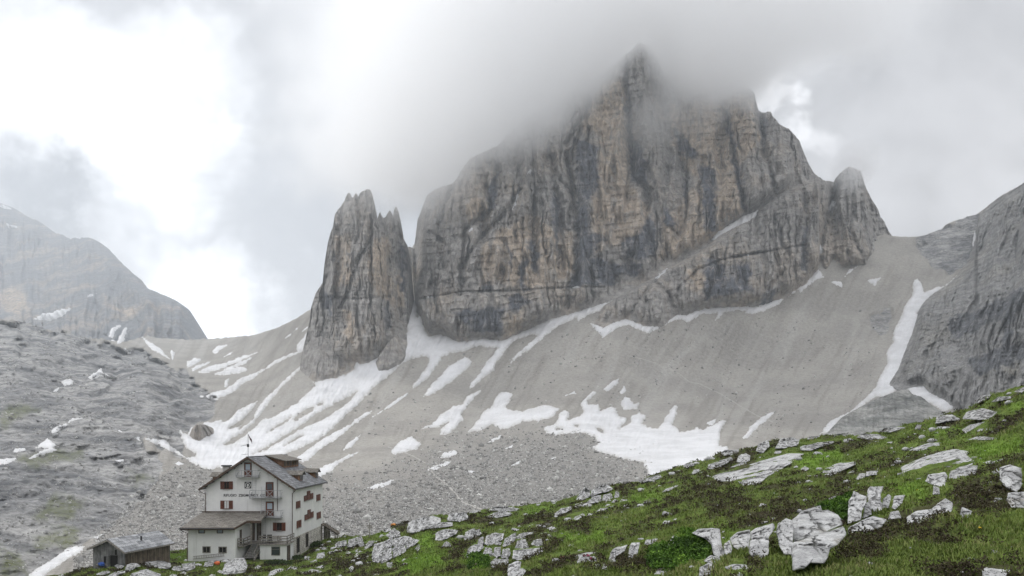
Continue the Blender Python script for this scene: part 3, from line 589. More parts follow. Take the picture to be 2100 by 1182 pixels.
# ------------------------------------------------------------------ footpath over the rubble
def ribbon(name, s, wpx, mat, label, lift=.12):
    p = pts(s); d = np.r_[0, np.cumsum(np.hypot(*np.diff(p, axis=0).T))]
    t = np.arange(0, d[-1], 2.0); u = np.interp(t, d, p[:, 0]); v = np.interp(t, d, p[:, 1])
    du = np.gradient(u); dv = np.gradient(v); L = np.hypot(du, dv); nx, ny = -dv / L, du / L
    w = wpx * (.8 + .5 * fbm(t / 9, 0 * t, 1, 2)); rows = []
    for k in (-1, -.4, .4, 1):
        a, b = u + nx * w * k, v + ny * w * k; W = world(a, b, val_D(a, b)); W[:, 2] += lift - abs(k) * .12 * lift; W[:, 1] -= .15; rows.append(W)
    V = np.stack(rows); o = mesh_np(name, V.reshape(-1, 3), gridfaces(4, len(t)), mat); return tag(o, label, 'footpath', kind='structure')
M_PATH = plain('trodden_gravel', (.35, .335, .31), .95, .15, .8)
ribbon('footpath', 'P 878,957 893,978 912,991 925,1003 937,1016 943,1025 949,1031 965,1037 986,1045 1000,1052', 2.0, M_PATH, 'pale footpath winding through the rubble')
ribbon('footpath', 'ZB 1400,150 1500,172 1570,195 1640,235 1720,262 1780,310 1850,325 1900,350 1980,388 2080,450 2200,520 2300,560', 1.1, M_PATH, 'thin footpath crossing the high scree slope', .06)
ribbon('footpath', 'Z6 770,318 860,348 940,380 1040,438', 1.2, M_PATH, 'short footpath trace beside the bright oval snow patch', .15)

# rubble: thousands of stones nobody could count
def rubble():
    bm = bmesh.new(); bmesh.ops.create_icosphere(bm, subdivisions=1, radius=1); bv = np.array([v.co[:] for v in bm.verts]); bf = np.array([[v.index for v in f.verts] for f in bm.faces]); bm.free()
    n = 130000; u = RNG.uniform(150, 1345, n); v = RNG.uniform(880, 1180, n); _, b = val_masks(u, v)
    clump = fbm(u / 18, v / 10, 3, 3)
    k = RNG.random(n) < b * (.35 + .65 * sstep(-.4, .5, clump)); u, v = u[k], v[k]
    u2 = RNG.uniform(820, 1900, 500); v2 = RNG.uniform(640, 900, 500); k = v2 > 1230 - u2 * .33; u = np.r_[u, u2[k]]; v = np.r_[v, v2[k]]
    n0 = len(u); ue = np.r_[RNG.uniform(0, 430, 9000), RNG.uniform(560, 1800, 5000)]; vx = np.r_[RNG.uniform(655, 1180, 9000), RNG.uniform(600, 900, 5000)]; rk, _ = val_masks(ue, vx)
    kk = ((ue < 430) & (rk > .5) & (fbm(ue / 40, vx / 20, 71, 3) > -.05)) | ((ue > 430) & (vx > 790 - .09 * ue) & (fbm((ue + .6 * vx) / 30, vx / 90, 75, 3) > .05)); u = np.r_[u, ue[kk]]; v = np.r_[v, vx[kk]]
    n = len(u); W = world(u, v, val_D(u, v)); s = .13 + .55 * RNG.random(n) ** 5 * (W[:, 1] / 330) + .9 * (RNG.random(n) < .004); 
    s[n0:] = (.16 + .75 * RNG.random(n - n0) ** 4) * W[n0:, 1] / 500
    sq = RNG.uniform(.6, 1.3, (n, 3)); jit = 1 + RNG.uniform(-.28, .28, (n, 12)); a = RNG.uniform(0, 6.28, n); c, sn = np.cos(a), np.sin(a)
    X = bv[None] * jit[..., None] * sq[:, None] * s[:, None, None]
    X = np.stack([X[..., 0] * c[:, None] - X[..., 1] * sn[:, None], X[..., 0] * sn[:, None] + X[..., 1] * c[:, None], X[..., 2]], -1) + W[:, None] + np.array([0, 0, .1])
    f = bf[None] + 12 * np.arange(n)[:, None, None]
    t = NT('rubble_stone'); at = t.attr('shade'); nn = t.noise(t.pos(), 1.5, 4)
    cc = t.mix(at, (.18, .174, .165), (.62, .61, .58)); m = t.out(t.mix(t.map(nn, .35, .7, 0, .5), cc, (.2, .2, .195)), .95, spec=.1)
    o = mesh_np('rubble', X.reshape(-1, 3), f.reshape(-1, 3), m, smooth=False, attrs={'shade': np.repeat(RNG.random(n) ** 1.7, 12)})
    tag(o, 'loose grey boulders and rubble covering the valley floor behind the lodge', 'rubble', kind='stuff')
rubble()
# ------------------------------------------------------------------ the grassy ridge the photographer stands on
FG = TPS([(-150,1235,95),(60,1190,98),(130,1178,98),(185,1168,96),(250,1152,100),(345,1133,119),(385,1128,125),(480,1118,132),(600,1112,136),(665,1106,134),(700,1104,127),(740,1100,120),(843,1066,112),(960,1050,108),
  (1096,1034,106),(1249,993,104),(1397,954,100),(1519,922,95),(1639,897,88),(1754,892,78),(1863,869,70),(1958,840,65),(2060,801,55),(2100,788,52),(2260,735,42),(603,1148,115),(420,1151,108.5),(256,1162,92),(185,1172,91),(500,1150,110),
  (300,1182,84),(450,1182,86),(600,1182,80),(750,1182,60),(900,1182,42),(1050,1182,31),(1200,1182,24),(1400,1182,19),(1600,1182,16),(1800,1182,14.5),(2100,1182,13),(2260,1182,12.5),(2100,1300,9),(1600,1300,10),(1200,1300,15),(800,1300,32),(400,1300,60),(0,1300,75),(-200,1300,80),
  (1660,1100,22),(1660,1000,42),(1700,960,56),(1900,1000,32),(1900,1100,19),(2000,920,41),(2200,950,31),(1990,860,56),(2060,838,49),(2100,830,46),(2100,880,38),(2200,850,38),(1200,1100,42),(1200,1040,74),(1400,1050,42),(1400,1000,64),(1000,1110,70),(1000,1070,92),(800,1130,86),(100,1230,82),
  (2100,1600,4.6),(1500,1600,4.9),(1000,1600,8),(400,1600,30),(-200,1600,45),(2700,570,36),(3300,340,31),(2700,1182,12.5),(3300,1182,12.5),(2700,900,23),(3300,800,19),(3300,1600,4.6),(2700,1600,4.6)])
FG_TOP = mono('P -260,1250 -150,1233 60,1190 130,1178 165,1172 185,1168 250,1152 345,1132 385,1127 480,1117 600,1111 640,1109 665,1106 ZF 560,500 640,500 700,480 850,482 1000,462 1070,420 1180,385 1350,330 1560,280 1900,250 ZG 0,335 150,312 450,283 650,258 900,228 1050,175 1120,150 1249,100 1380,72 1550,55 1700,35 ZH 30,378 130,352 300,292 380,268 520,245 600,195 780,168 860,148 980,110 1080,95 1250,80 1500,52 ZI 0,325 160,335 300,315 480,268 560,250 650,225 760,180 840,165 880,135 990,85 1060,65 1176,25 P 2180,752 2290,715 2700,570 3300,340')
def fg_D(u, v): return FG(u, v)
def bump_m(X):
    """small swells and tussocks of the turf, in metres"""
    return .22 * fbm(X[..., 0] / 3.1, X[..., 1] / 3.1, 2, 3) + .10 * fbm(X[..., 0] / .7, X[..., 1] / .7, 5, 2)
def fg_P(u, v):
    W = world(u, v, fg_D(u, v)); flat = sstep(0, 1, np.clip((W[..., 0] + 29.5) / 2, 0, 1) + np.clip((105 - W[..., 1]) / 4, 0, 1))
    W[..., 2] += bump_m(W) * (.15 + .85 * flat) * np.clip(W[..., 1] / 14, .5, 1); return W
HEATH = [pts(s) for s in ('ZG 980,480 1200,410 1230,560 1080,540', 'ZG 600,370 850,330 840,420 500,470', 'ZH 520,620 1000,600 1180,560 1240,620 1000,690 700,720 500,700', 'ZH 300,540 700,500 830,540 720,600 420,600', 'ZH 1130,640 1400,590 1440,620 1200,660',
  'ZI 760,620 1050,560 1176,700 1080,860 820,850 740,700', 'ZI 0,980 300,880 420,930 300,1060 60,1130', 'ZI 980,240 1176,200 1176,280 1000,310', 'ZG 760,580 870,640 840,760 750,740', 'ZF 1740,590 1900,520 1960,560 1800,690', 'ZF 560,690 960,700 960,790 700,830',
  'ZH 830,1030 950,1050 960,1182 840,1182', 'ZH 1000,830 1060,880 1080,980 1010,980', 'ZH 190,360 320,340 340,400 200,420', 'ZG 1290,740 1370,760 1310,860', 'ZI 660,230 780,240 760,280 670,280', 'ZH 620,290 700,150 900,150 880,280', 'ZG 1450,740 1560,680 1570,800 1450,860', 'ZF 1210,350 1320,330 1300,440 1240,400',
  'ZG 1380,120 1560,60 1680,90 1560,160', 'ZI 0,600 150,600 120,700 0,680', 'ZG 0,390 180,400 150,450 0,440', 'ZG 200,860 380,870 380,960 220,960', 'ZH 960,560 1240,530 1240,640 980,640', 'ZI 420,850 700,840 760,900 500,960')]
BRIGHT = [pts(s) for s in ('ZI 340,620 560,600 600,700 430,680', 'ZH 1250,220 1550,180 1600,280 1300,330', 'ZI 620,310 830,300 820,330 640,345', 'ZI 850,400 1176,330 1176,440 900,480', 'ZG 850,560 1400,540 1300,640 900,650', 'ZF 1430,450 1580,430 1580,640 1430,620', 'ZF 1010,450 1110,440 1110,500 1020,510',
  'ZG 560,300 830,260 800,320 560,350', 'ZH 620,860 700,820 700,880 640,900', 'ZF 1200,720 1500,640 1700,640 1700,760 1300,850', 'ZK 930,400 1095,375 1095,450 930,460', 'ZI 1100,150 1176,140 1176,190 1090,190', 'ZG 1560,140 1900,170 1850,230 1560,200', 'ZG 0,740 200,730 200,900 0,920')]
def veg(u, v, W):
    n = fbm(W[..., 0] / 4.5, W[..., 1] / 4.5, 12, 4)
    h = softmask(u, v, HEATH, 10, 12, 22); b = softmask(u, v, BRIGHT, 12, 12, 22)
    hm = np.clip(.85 * h + sstep(.04, .38, n) * .85 * (1 - b), 0, 1)
    return hm, b
uu = np.r_[np.linspace(-240, 2270, 700), np.linspace(2285, 3300, 60)]; tt = np.linspace(0, 1, 420) ** 1.25
U = np.repeat(uu[None], 420, 0); vt = pl(FG_TOP, uu) + 1.2 * fbm(uu / 7, 0 * uu, 6.3, 3); V = vt[None] + (1600 - vt[None]) * tt[:, None]
W = fg_P(U, V); hm, bm_ = veg(U, V, W)
bk = [W[0] * (1 + a / W[0][:, 1:2]) + np.array([0, 0, b]) for a, b in ((70, -26), (25, -8), (8, -2.2), (2.5, -.5))]
W = np.concatenate([np.stack(bk), W]); ext = lambda a: np.concatenate([np.repeat(a[:1], 4, 0), a])
def turf_mat():
    t = NT('alpine_turf'); P = t.pos(); h = t.attr('heath'); b = t.attr('bright')
    n = t.noise(P, .9, 6, .65); n2 = t.noise(P, 6, 5, .7)
    c = t.mix(t.map(n, .35, .65), (.068, .100, .022), (.120, .165, .038)); c = t.mix(b, c, (.135, .22, .035)); c = t.mix(h, c, (.050, .045, .026))
    v = t.map(n2, .3, .7, .55, 1.35); c = t.mix(1.0, c, t.n('CombineColor', i_0=v, i_1=v, i_2=v).outputs[0], 'MULTIPLY')
    return t.out(c, .95, n2, .7, .12, .05)
hill = mesh_np('grassy_ridge', W.reshape(-1, 3), gridfaces(424, 760), turf_mat(), attrs={'heath': ext(hm), 'bright': ext(bm_)})
tag(hill, 'green alpine turf ridge sloping down to the left in the foreground', 'grassy slope', kind='structure')

def on_rock(u, v):
    m = np.zeros(len(u), bool)
    for p in ROCKPOLY:
        lo, hi_ = p.min(0) - 2, p.max(0) + 2; s = (u > lo[0]) & (u < hi_[0]) & (v > lo[1]) & (v < hi_[1])
        if s.any(): m[s] |= sdf(u[s], v[s], [p]) > -1.0
    return m
ROCKPOLY = []
# blades of grass and leaves of heath: nobody could count them
def tufts():
    n = 86000; u = RNG.uniform(-60, 2420, n); tp = pl(FG_TOP, u); v = tp + (1215 - tp) * RNG.random(n); k = v < 1215; u, v = u[k], v[k]
    W = fg_P(u, v); hm, br = veg(u, v, W); keep = (RNG.random(len(u)) > hm * .75)
    hut = (W[:, 0] > -45.2) & (W[:, 0] < -30.5) & (W[:, 1] > 106) & (W[:, 1] < 140); keep &= ~hut; keep &= ~on_rock(u, v)
    u, v, W, hm, br = u[keep], v[keep], W[keep], hm[keep], br[keep]; n = len(u); d = W[:, 1]; nb = 5
    ht = (.05 + .095 * RNG.random(n)) * (1 + .35 * fbm(W[:, 0] / 2, W[:, 1] / 2, 8, 2)) * (.75 + .75 * np.clip(d / 60, 0, 1.3)); sp = .05 + .0014 * d
    B = np.repeat(W, nb, 0); m = n * nb; B[:, :2] += RNG.normal(size=(m, 2)) * np.repeat(sp, nb)[:, None]; B[:, 2] -= .02
    H = np.repeat(ht, nb) * RNG.uniform(.6, 1.2, m); a = RNG.uniform(0, 6.283, m); lean = RNG.uniform(.1, .75, m) * H
    wd = (.006 + .00045 * np.repeat(d, nb)) * RNG.uniform(.7, 1.3, m); a2 = a + RNG.uniform(-.6, .6, m) + 1.57
    sd_ = np.stack([np.cos(a2) * wd, np.sin(a2) * wd, 0 * wd], 1); T = B + np.stack([np.cos(a) * lean, np.sin(a) * lean, H], 1)
    M = B + .55 * (T - B) + np.stack([0 * H, 0 * H, .14 * H], 1)
    X = np.stack([B - sd_, B + sd_, M + sd_ * .7, M - sd_ * .7, T], 1).reshape(-1, 3); i0 = 5 * np.arange(m)[:, None]
    f = np.concatenate([i0 + [[0, 1, 2]], i0 + [[0, 2, 3]], i0 + [[3, 2, 4]]])
    t = NT('grass_blades'); dr = t.attr('dry'); b = t.attr('bright'); r = t.attr('rnd')
    c = t.mix(r, (.072, .108, .022), (.185, .240, .056)); c = t.mix(t.math('MULTIPLY', b, .75), c, (.155, .265, .036)); c = t.mix(dr, c, (.25, .22, .11))
    mt = t.out(c, .75, spec=.15)
    dry = np.clip(RNG.random(n) * 1.1 - .62 + .5 * fbm(W[:, 0] / 3, W[:, 1] / 3, 30, 2), 0, .9) * (1 - br * .8)
    o = mesh_np('grass', X, f, mt, attrs={'dry': np.repeat(dry, nb * 5), 'bright': np.repeat(br, nb * 5), 'rnd': np.repeat(np.clip(RNG.random(n) * .7 + .3 * RNG.random(n) + .25 * fbm(W[:, 0] / 1.6, W[:, 1] / 1.6, 9, 2), 0, 1), nb * 5)})
    tag(o, 'short green and straw coloured mountain grass covering the ridge', 'grass', kind='stuff')
def leaves(W, n_each, size, spread, hgt, rng):
    """clouds of small leaf faces above each base point"""
    n = len(W); m = n * n_each; C = np.repeat(W, n_each, 0); q = rng.normal(size=(m, 3)); q /= np.linalg.norm(q, axis=1)[:, None]; q *= rng.random(m)[:, None] ** .4
    sp = np.repeat(np.broadcast_to(spread, n), n_each); hh = np.repeat(np.broadcast_to(hgt, n), n_each); C = C + np.stack([q[:, 0] * sp, q[:, 1] * sp, (.5 + .5 * q[:, 2]) * hh], 1)
    s = np.repeat(np.broadcast_to(size, n), n_each) * rng.uniform(.6, 1.4, m); a = rng.normal(size=(m, 3)); a /= np.linalg.norm(a, axis=1)[:, None]
    b = np.cross(a, rng.normal(size=(m, 3))); b /= np.linalg.norm(b, axis=1)[:, None]; a = a * s[:, None]; b = b * s[:, None] * .5
    X = np.stack([C - a, C + b, C + a, C - b], 1).reshape(-1, 3); return X, 4 * np.arange(m)[:, None] + np.arange(4)[None]
def leaf_mat(name, c0, c1, c2):
    t = NT(name); r = t.attr('rnd'); c = t.mix(t.map(r, 0, .7, smooth=False), c0, c1); c = t.mix(t.map(r, .7, 1, smooth=False), c, c2); return t.out(c, .8, spec=.12)
def heath():
    n = 34000; u = RNG.uniform(-40, 2150, n); tp = pl(FG_TOP, u); v = tp + (1210 - tp) * RNG.random(n); W = fg_P(u, v); hm, br = veg(u, v, W)
    hut = (W[:, 0] > -45.2) & (W[:, 0] < -30.5) & (W[:, 1] > 106) & (W[:, 1] < 140)
    k = (RNG.random(n) < hm * .9) & ~hut & ~on_rock(u, v); W = W[k]; d = W[:, 1]
    h = (.14 + .16 * RNG.random(len(W))) * (.8 + .5 * fbm(W[:, 0] / 2.2, W[:, 1] / 2.2, 4, 2)) * np.clip(.75 + d / 70, .75, 1.7)
    X, f = leaves(W, 12, .014 + .0011 * d, .10 + .0026 * d, np.maximum(h, .05), RNG)
    tone = np.clip(.35 * RNG.random(len(W)) + .3 + .5 * fbm(W[:, 0] / 1.2, W[:, 1] / 1.2, 3, 3), 0, 1)
    r = np.clip(np.repeat(tone, 12) + RNG.uniform(-.3, .3, 12 * len(W)), 0, 1)
    o = mesh_np('heath', X, f, leaf_mat('heath_leaves', (.030, .023, .016), (.062, .054, .028), (.10, .105, .040)), smooth=False, attrs={'rnd': np.repeat(r, 4)})
    tag(o, 'dark brownish dwarf heath growing in patches between the rocks', 'heath', kind='stuff')
def shrub(name, poly, label, cat, h, n, cols, up=.5, depth=.5, group=None):
    """a bush: twigs, and foliage in several uneven clumps"""
    p = pts(poly); lo, hi_ = p.min(0), p.max(0); uc = (lo[0] + hi_[0]) / 2; base = fg_P(np.array([uc]), np.array([hi_[1] - 2]))[0]; d = base[1]; s = d / F
    rng = np.random.default_rng(int(uc)); root = empty(name, base, 0, label, cat, group)
    q = rng.uniform(lo, hi_, (n * 4, 2)); sd_ = sdf(q[:, 0], q[:, 1], [p]); q = q[sd_ > 2][:n]; sd_ = sd_[sd_ > 2][:n]
    g = FG(q[:, 0], q[:, 1]); y = d + (np.minimum(g, d * 1.5) - d) * up; y = y + rng.uniform(-1, 1, len(q)) * depth * np.sqrt(np.maximum(sd_, 0)) * s * 2.2
    C = world(q[:, 0], q[:, 1], y) - base
    X, f = leaves(C, 16, .030 + .0008 * d, .13 + .002 * d, .16 + .002 * d, rng)
    cl = fbm(C[:, 0] * 2.4, C[:, 1] * 2.4, C[:, 2] * 2.4, 3); r = np.clip(np.repeat(.45 + .7 * cl, 16) + rng.uniform(-.25, .25, 16 * len(C)), 0, 1)
    mesh_np('foliage', X, f, leaf_mat(name + '_leaves', *cols), root, smooth=False, attrs={'rnd': np.repeat(r, 4)})
    tw = MB()
    for c in C[rng.choice(len(C), min(26, len(C)))]: tw.tube([(c[0] * .3, 0.1 + c[1] * .2, -.1), (c[0] * .7, c[1] * .6, c[2] * .5), tuple(c)], [.025, .018, .008], 5)
    tw.build('stem', M_TWIG, root); return root
M_TWIG = plain('twig_bark', (.10, .075, .05), .9)
PINE = ((.024, .050, .010), (.075, .150, .020), (.17, .29, .040))  # palest green paints lit clumps into the foliage
shrub('mountain_pine_shrub', 'ZH 60,960 30,1060 60,1140 200,1160 330,1150 440,1120 520,1010 550,960 490,880 460,845 380,815 300,825 270,900 180,930', 'big bright green mountain pine bush left of the notched upright rock', 'shrub', 1, 520, PINE)
shrub('mountain_pine_shrub', 'ZH 1440,610 1500,600 1600,560 1660,520 1660,600 1640,700 1640,780 1600,740 1540,670 1440,680 1410,650', 'bright green bush filling the gap on top of the huge rock face', 'shrub', 1, 200, PINE)
shrub('mountain_pine_shrub', 'ZG 0,760 60,740 200,760 210,840 230,900 120,930 0,920', 'bright green low bush under the karst outcrops near the middle of the ridge', 'shrub', 1, 160, PINE)
DK = ((.018, .028, .012), (.04, .062, .02), (.08, .11, .035))
shrub('low_shrub', 'ZK 1815,500 1860,475 1960,465 2080,480 2110,520 1960,525 1840,525', 'dark green low shrub along the foot of the terrace wall', 'shrub', 1, 150, DK)
shrub('low_shrub', 'ZF 185,690 230,665 290,680 290,720 200,720', 'dark green shrub at the right corner of the terrace wall', 'shrub', 1, 70, DK)
shrub('low_shrub', 'ZF 350,560 420,530 500,540 450,590 360,600', 'dark green shrub beside the stone basement doors', 'shrub', 1, 80, DK)

# ------------------------------------------------------------------ limestone rocks
def lime_mat():
    t = NT('white_limestone'); P = t.pos(); n = t.noise(P, 1.4, 7, .65); f = t.noise(P, 9, 6, .72); bl = t.noise(P, 3.2, 5, .6)
    sp = t.noise(P, 17, 3, .6)
    c = t.mix(t.map(n, .33, .66), (.31, .31, .31), (.53, .53, .525)); c = t.mix(t.map(bl, .52, .70, 0, .65), c, (.20, .20, .20)); c = t.mix(t.map(t.noise(P, .8, 5, .7), .58, .72, 0, .5), c, (.30, .265, .20)); c = t.mix(t.map(sp, .60, .70, 0, .7), c, (.10, .10, .10))
    cr = t.attr('crack'); c = t.mix(t.math('MULTIPLY', cr, .9), c, (.055, .055, .05))
    v = t.map(f, .25, .75, .78, 1.18); c = t.mix(1.0, c, t.n('CombineColor', i_0=v, i_1=v, i_2=v).outputs[0], 'MULTIPLY')
    h = t.math('ADD', f, t.math('MULTIPLY', n, 1.5)); return t.out(c, .9, h, .65, .10, .12)
M_LIME = lime_mat()
_ico = {}
def ico(k):
    if k not in _ico:
        bm = bmesh.new(); bmesh.ops.create_icosphere(bm, subdivisions=k, radius=1); v = np.array([p.co[:] for p in bm.verts]); f = np.array([[q.index for q in p.verts] for p in bm.faces]); bm.free(); _ico[k] = (v, f)
    return _ico[k]
ROCKS = []
def rock(poly, kind='b', lean=None, label=None):
    """solid boulder with a surveyed outline: real depth from its size, cracks from cells; kinds: b block, k karst, s slab, l ledge, t small"""
    p = pts(poly); ROCKPOLY.append(p); lo, hi_ = p.min(0), p.max(0); w, h = hi_ - lo; c = p.mean(0); area = w * h
    if not inside(np.array([c[0]]), np.array([c[1]]), p)[0]: c = (lo + hi_) / 2
    n = 6 if area > 9000 else 5 if area > 420 else 4
    v, f = ico(n); th = np.linspace(-math.pi, math.pi, 361); R = np.zeros(361); dx, dy = np.cos(th), np.sin(th)
    for i in range(len(p)):
        a = p[i] - c; e = p[(i + 1) % len(p)] - p[i]; den = dx * e[1] - dy * e[0]; den = np.where(np.abs(den) < 1e-9, 1e-9, den)
        t_ = (a[0] * e[1] - a[1] * e[0]) / den; s_ = (a[0] * dy - a[1] * dx) / den
        R = np.maximum(R, np.where((t_ > 0) & (s_ >= -1e-6) & (s_ <= 1 + 1e-6), t_, 0))
    R = np.maximum(R, 1.2); ang = np.arctan2(-v[:, 2], v[:, 0]); r = np.hypot(v[:, 0], v[:, 2]); rr = np.interp(ang, th, R)
    ex = {'b': .30, 'k': .36, 's': .5, 'l': .5, 't': .5}[kind]; y = np.sign(v[:, 1]) * np.abs(v[:, 1]) ** ex
    u_ = c[0] + r * rr * np.cos(ang); v_ = c[1] + r * rr * np.sin(ang)
    vb = hi_[1]; D0 = float(FG(c[0], min(vb - .05 * h, 1400.))) * (.972 if kind in 'bk' else .99)
    lean = {'b': .25, 'k': .5, 's': .97, 'l': .85, 't': .7}[kind] if lean is None else lean
    G = FG(u_, np.maximum(v_, pl(FG_TOP, u_))); D = D0 + np.clip(lean * (np.minimum(G, D0 * 2.2) - D0), -D0 * .1, D0)
    s = D0 / F; T = min(w, h) * s * {'b': .42, 'k': .45, 's': .55, 'l': .5, 't': .5}[kind]; T = max(T, .05)
    X = world(u_, v_, D); ray = X / np.linalg.norm(X, axis=1)[:, None]
    X = X + ray * (y * np.where(y < 0, T, T * 1.3))[:, None]
    # blocks and fissures
    rng = np.random.default_rng(int(abs(c[0] * 7 + c[1] * 13))); L = np.array([w, min(w, h), h]) * s; Q = (X - X.mean(0)) / s
    cell = {'b': max(30., .6 * max(w, h)), 'k': max(15., .33 * min(w, h)), 's': 26., 'l': 22., 't': 14.}[kind] if area > 420 else 11.
    if area > 9000: cell = 110.
    st = {'b': (1, 1, .75), 'k': (1.15, 1, .7), 's': (.33, .6, 1.9), 'l': (1.1, .7, .9), 't': (1, 1, 1)}[kind]
    Qc = Q * np.array(st) / cell + .07 * np.stack([fbm(Q[:, 0] / 14, Q[:, 1] / 14, Q[:, 2] / 14 + k * 9, 3) for k in range(3)], 1)
    ic = np.floor(Qc); best = np.full((3, len(Q)), 9.); hid = np.zeros(len(Q))
    for a in (-1, 0, 1):
        for b in (-1, 0, 1):
            for e in (-1, 0, 1):
                cc = ic + [a, b, e]; hs = _h(*(cc.astype(np.int64) + int(c[0])).T); pt = cc + .5 + .42 * np.stack([_g[hs][:, k] for k in range(3)], 1); dd = np.linalg.norm(Qc - pt, axis=1)
                m1 = dd < best[0]; best[1] = np.where(m1, best[0], np.minimum(best[1], dd)); hid = np.where(m1, hs / 4096., hid); best[0] = np.where(m1, dd, best[0])
    crack = 1 - sstep(.01, .055 if area > 420 else .09, best[1] - best[0])
    bt = np.clip(.42 * min(w, h), 6, 30); qb = (Q[:, 2] + .28 * Q[:, 0] + 2.5 * fbm(Q[:, 0] / 16, Q[:, 1] / 16, Q[:, 2] / 16, 3)) / bt + .3; qj = (Q[:, 0] - .2 * Q[:, 2] + 3 * fbm(Q[:, 2] / 14, Q[:, 1] / 14, Q[:, 0] / 14 + 5, 3)) / (bt * (1.6 if kind != 'k' else .8)) + .4
    on = lambda k: sstep(-.05, .12, fbm(Q[:, 0] / (2.2 * bt), Q[:, 1] / (2.2 * bt), Q[:, 2] / (2.2 * bt) + k, 2))
    for qq, k in ((qb, 1.), (qj, 8.)):
        wd_ = (.55, 2.3) if kind == 'k' else (.2, 1.3); crack = np.maximum(crack, (1 - sstep(wd_[0] / bt, wd_[1] / bt + .02, np.abs(qq - np.round(qq)))) * (.8 * on(k) if kind != 'k' else .25 + .75 * on(k)))
    amp = s * min(cell, min(w, h), 45) ; bumpy = fbm(Q[:, 0] / (cell * .6), Q[:, 1] / (cell * .6), Q[:, 2] / (cell * .6), 4)
    rib = ridged(Q[:, 0] / 7, Q[:, 1] / 20, Q[:, 2] / 22, 3) if kind in 'kbt' else ridged(Q[:, 0] / 20 + Q[:, 2] / 30, Q[:, 1] / 9, Q[:, 2] / 5.5, 3)
    disp = amp * (.12 * bumpy + (.34 if kind == 'k' else .22) * (hid - .5)) - crack * amp * (.42 if kind == 'k' else .24) + s * rib * (.9 if area > 420 else .6) * min(1, cell / 20)
    edge = sstep(1.0, .8, r)                              # keep the surveyed outline, carve the faces
    nrm = np.stack([v[:, 0] * .5, y, v[:, 2] * .5], 1); nrm /= np.linalg.norm(nrm, axis=1)[:, None] + 1e-6
    X = X + nrm * (disp * (.3 + .7 * edge))[:, None]
    base = X.mean(0).copy(); base[2] = X[:, 2].min()
    o = mesh_np('limestone_rock', X - base, f[:, ::-1] if False else f, M_LIME, attrs={'crack': crack})
    o.location = base; ROCKS.append((o, kind, w, h, c, label)); return o
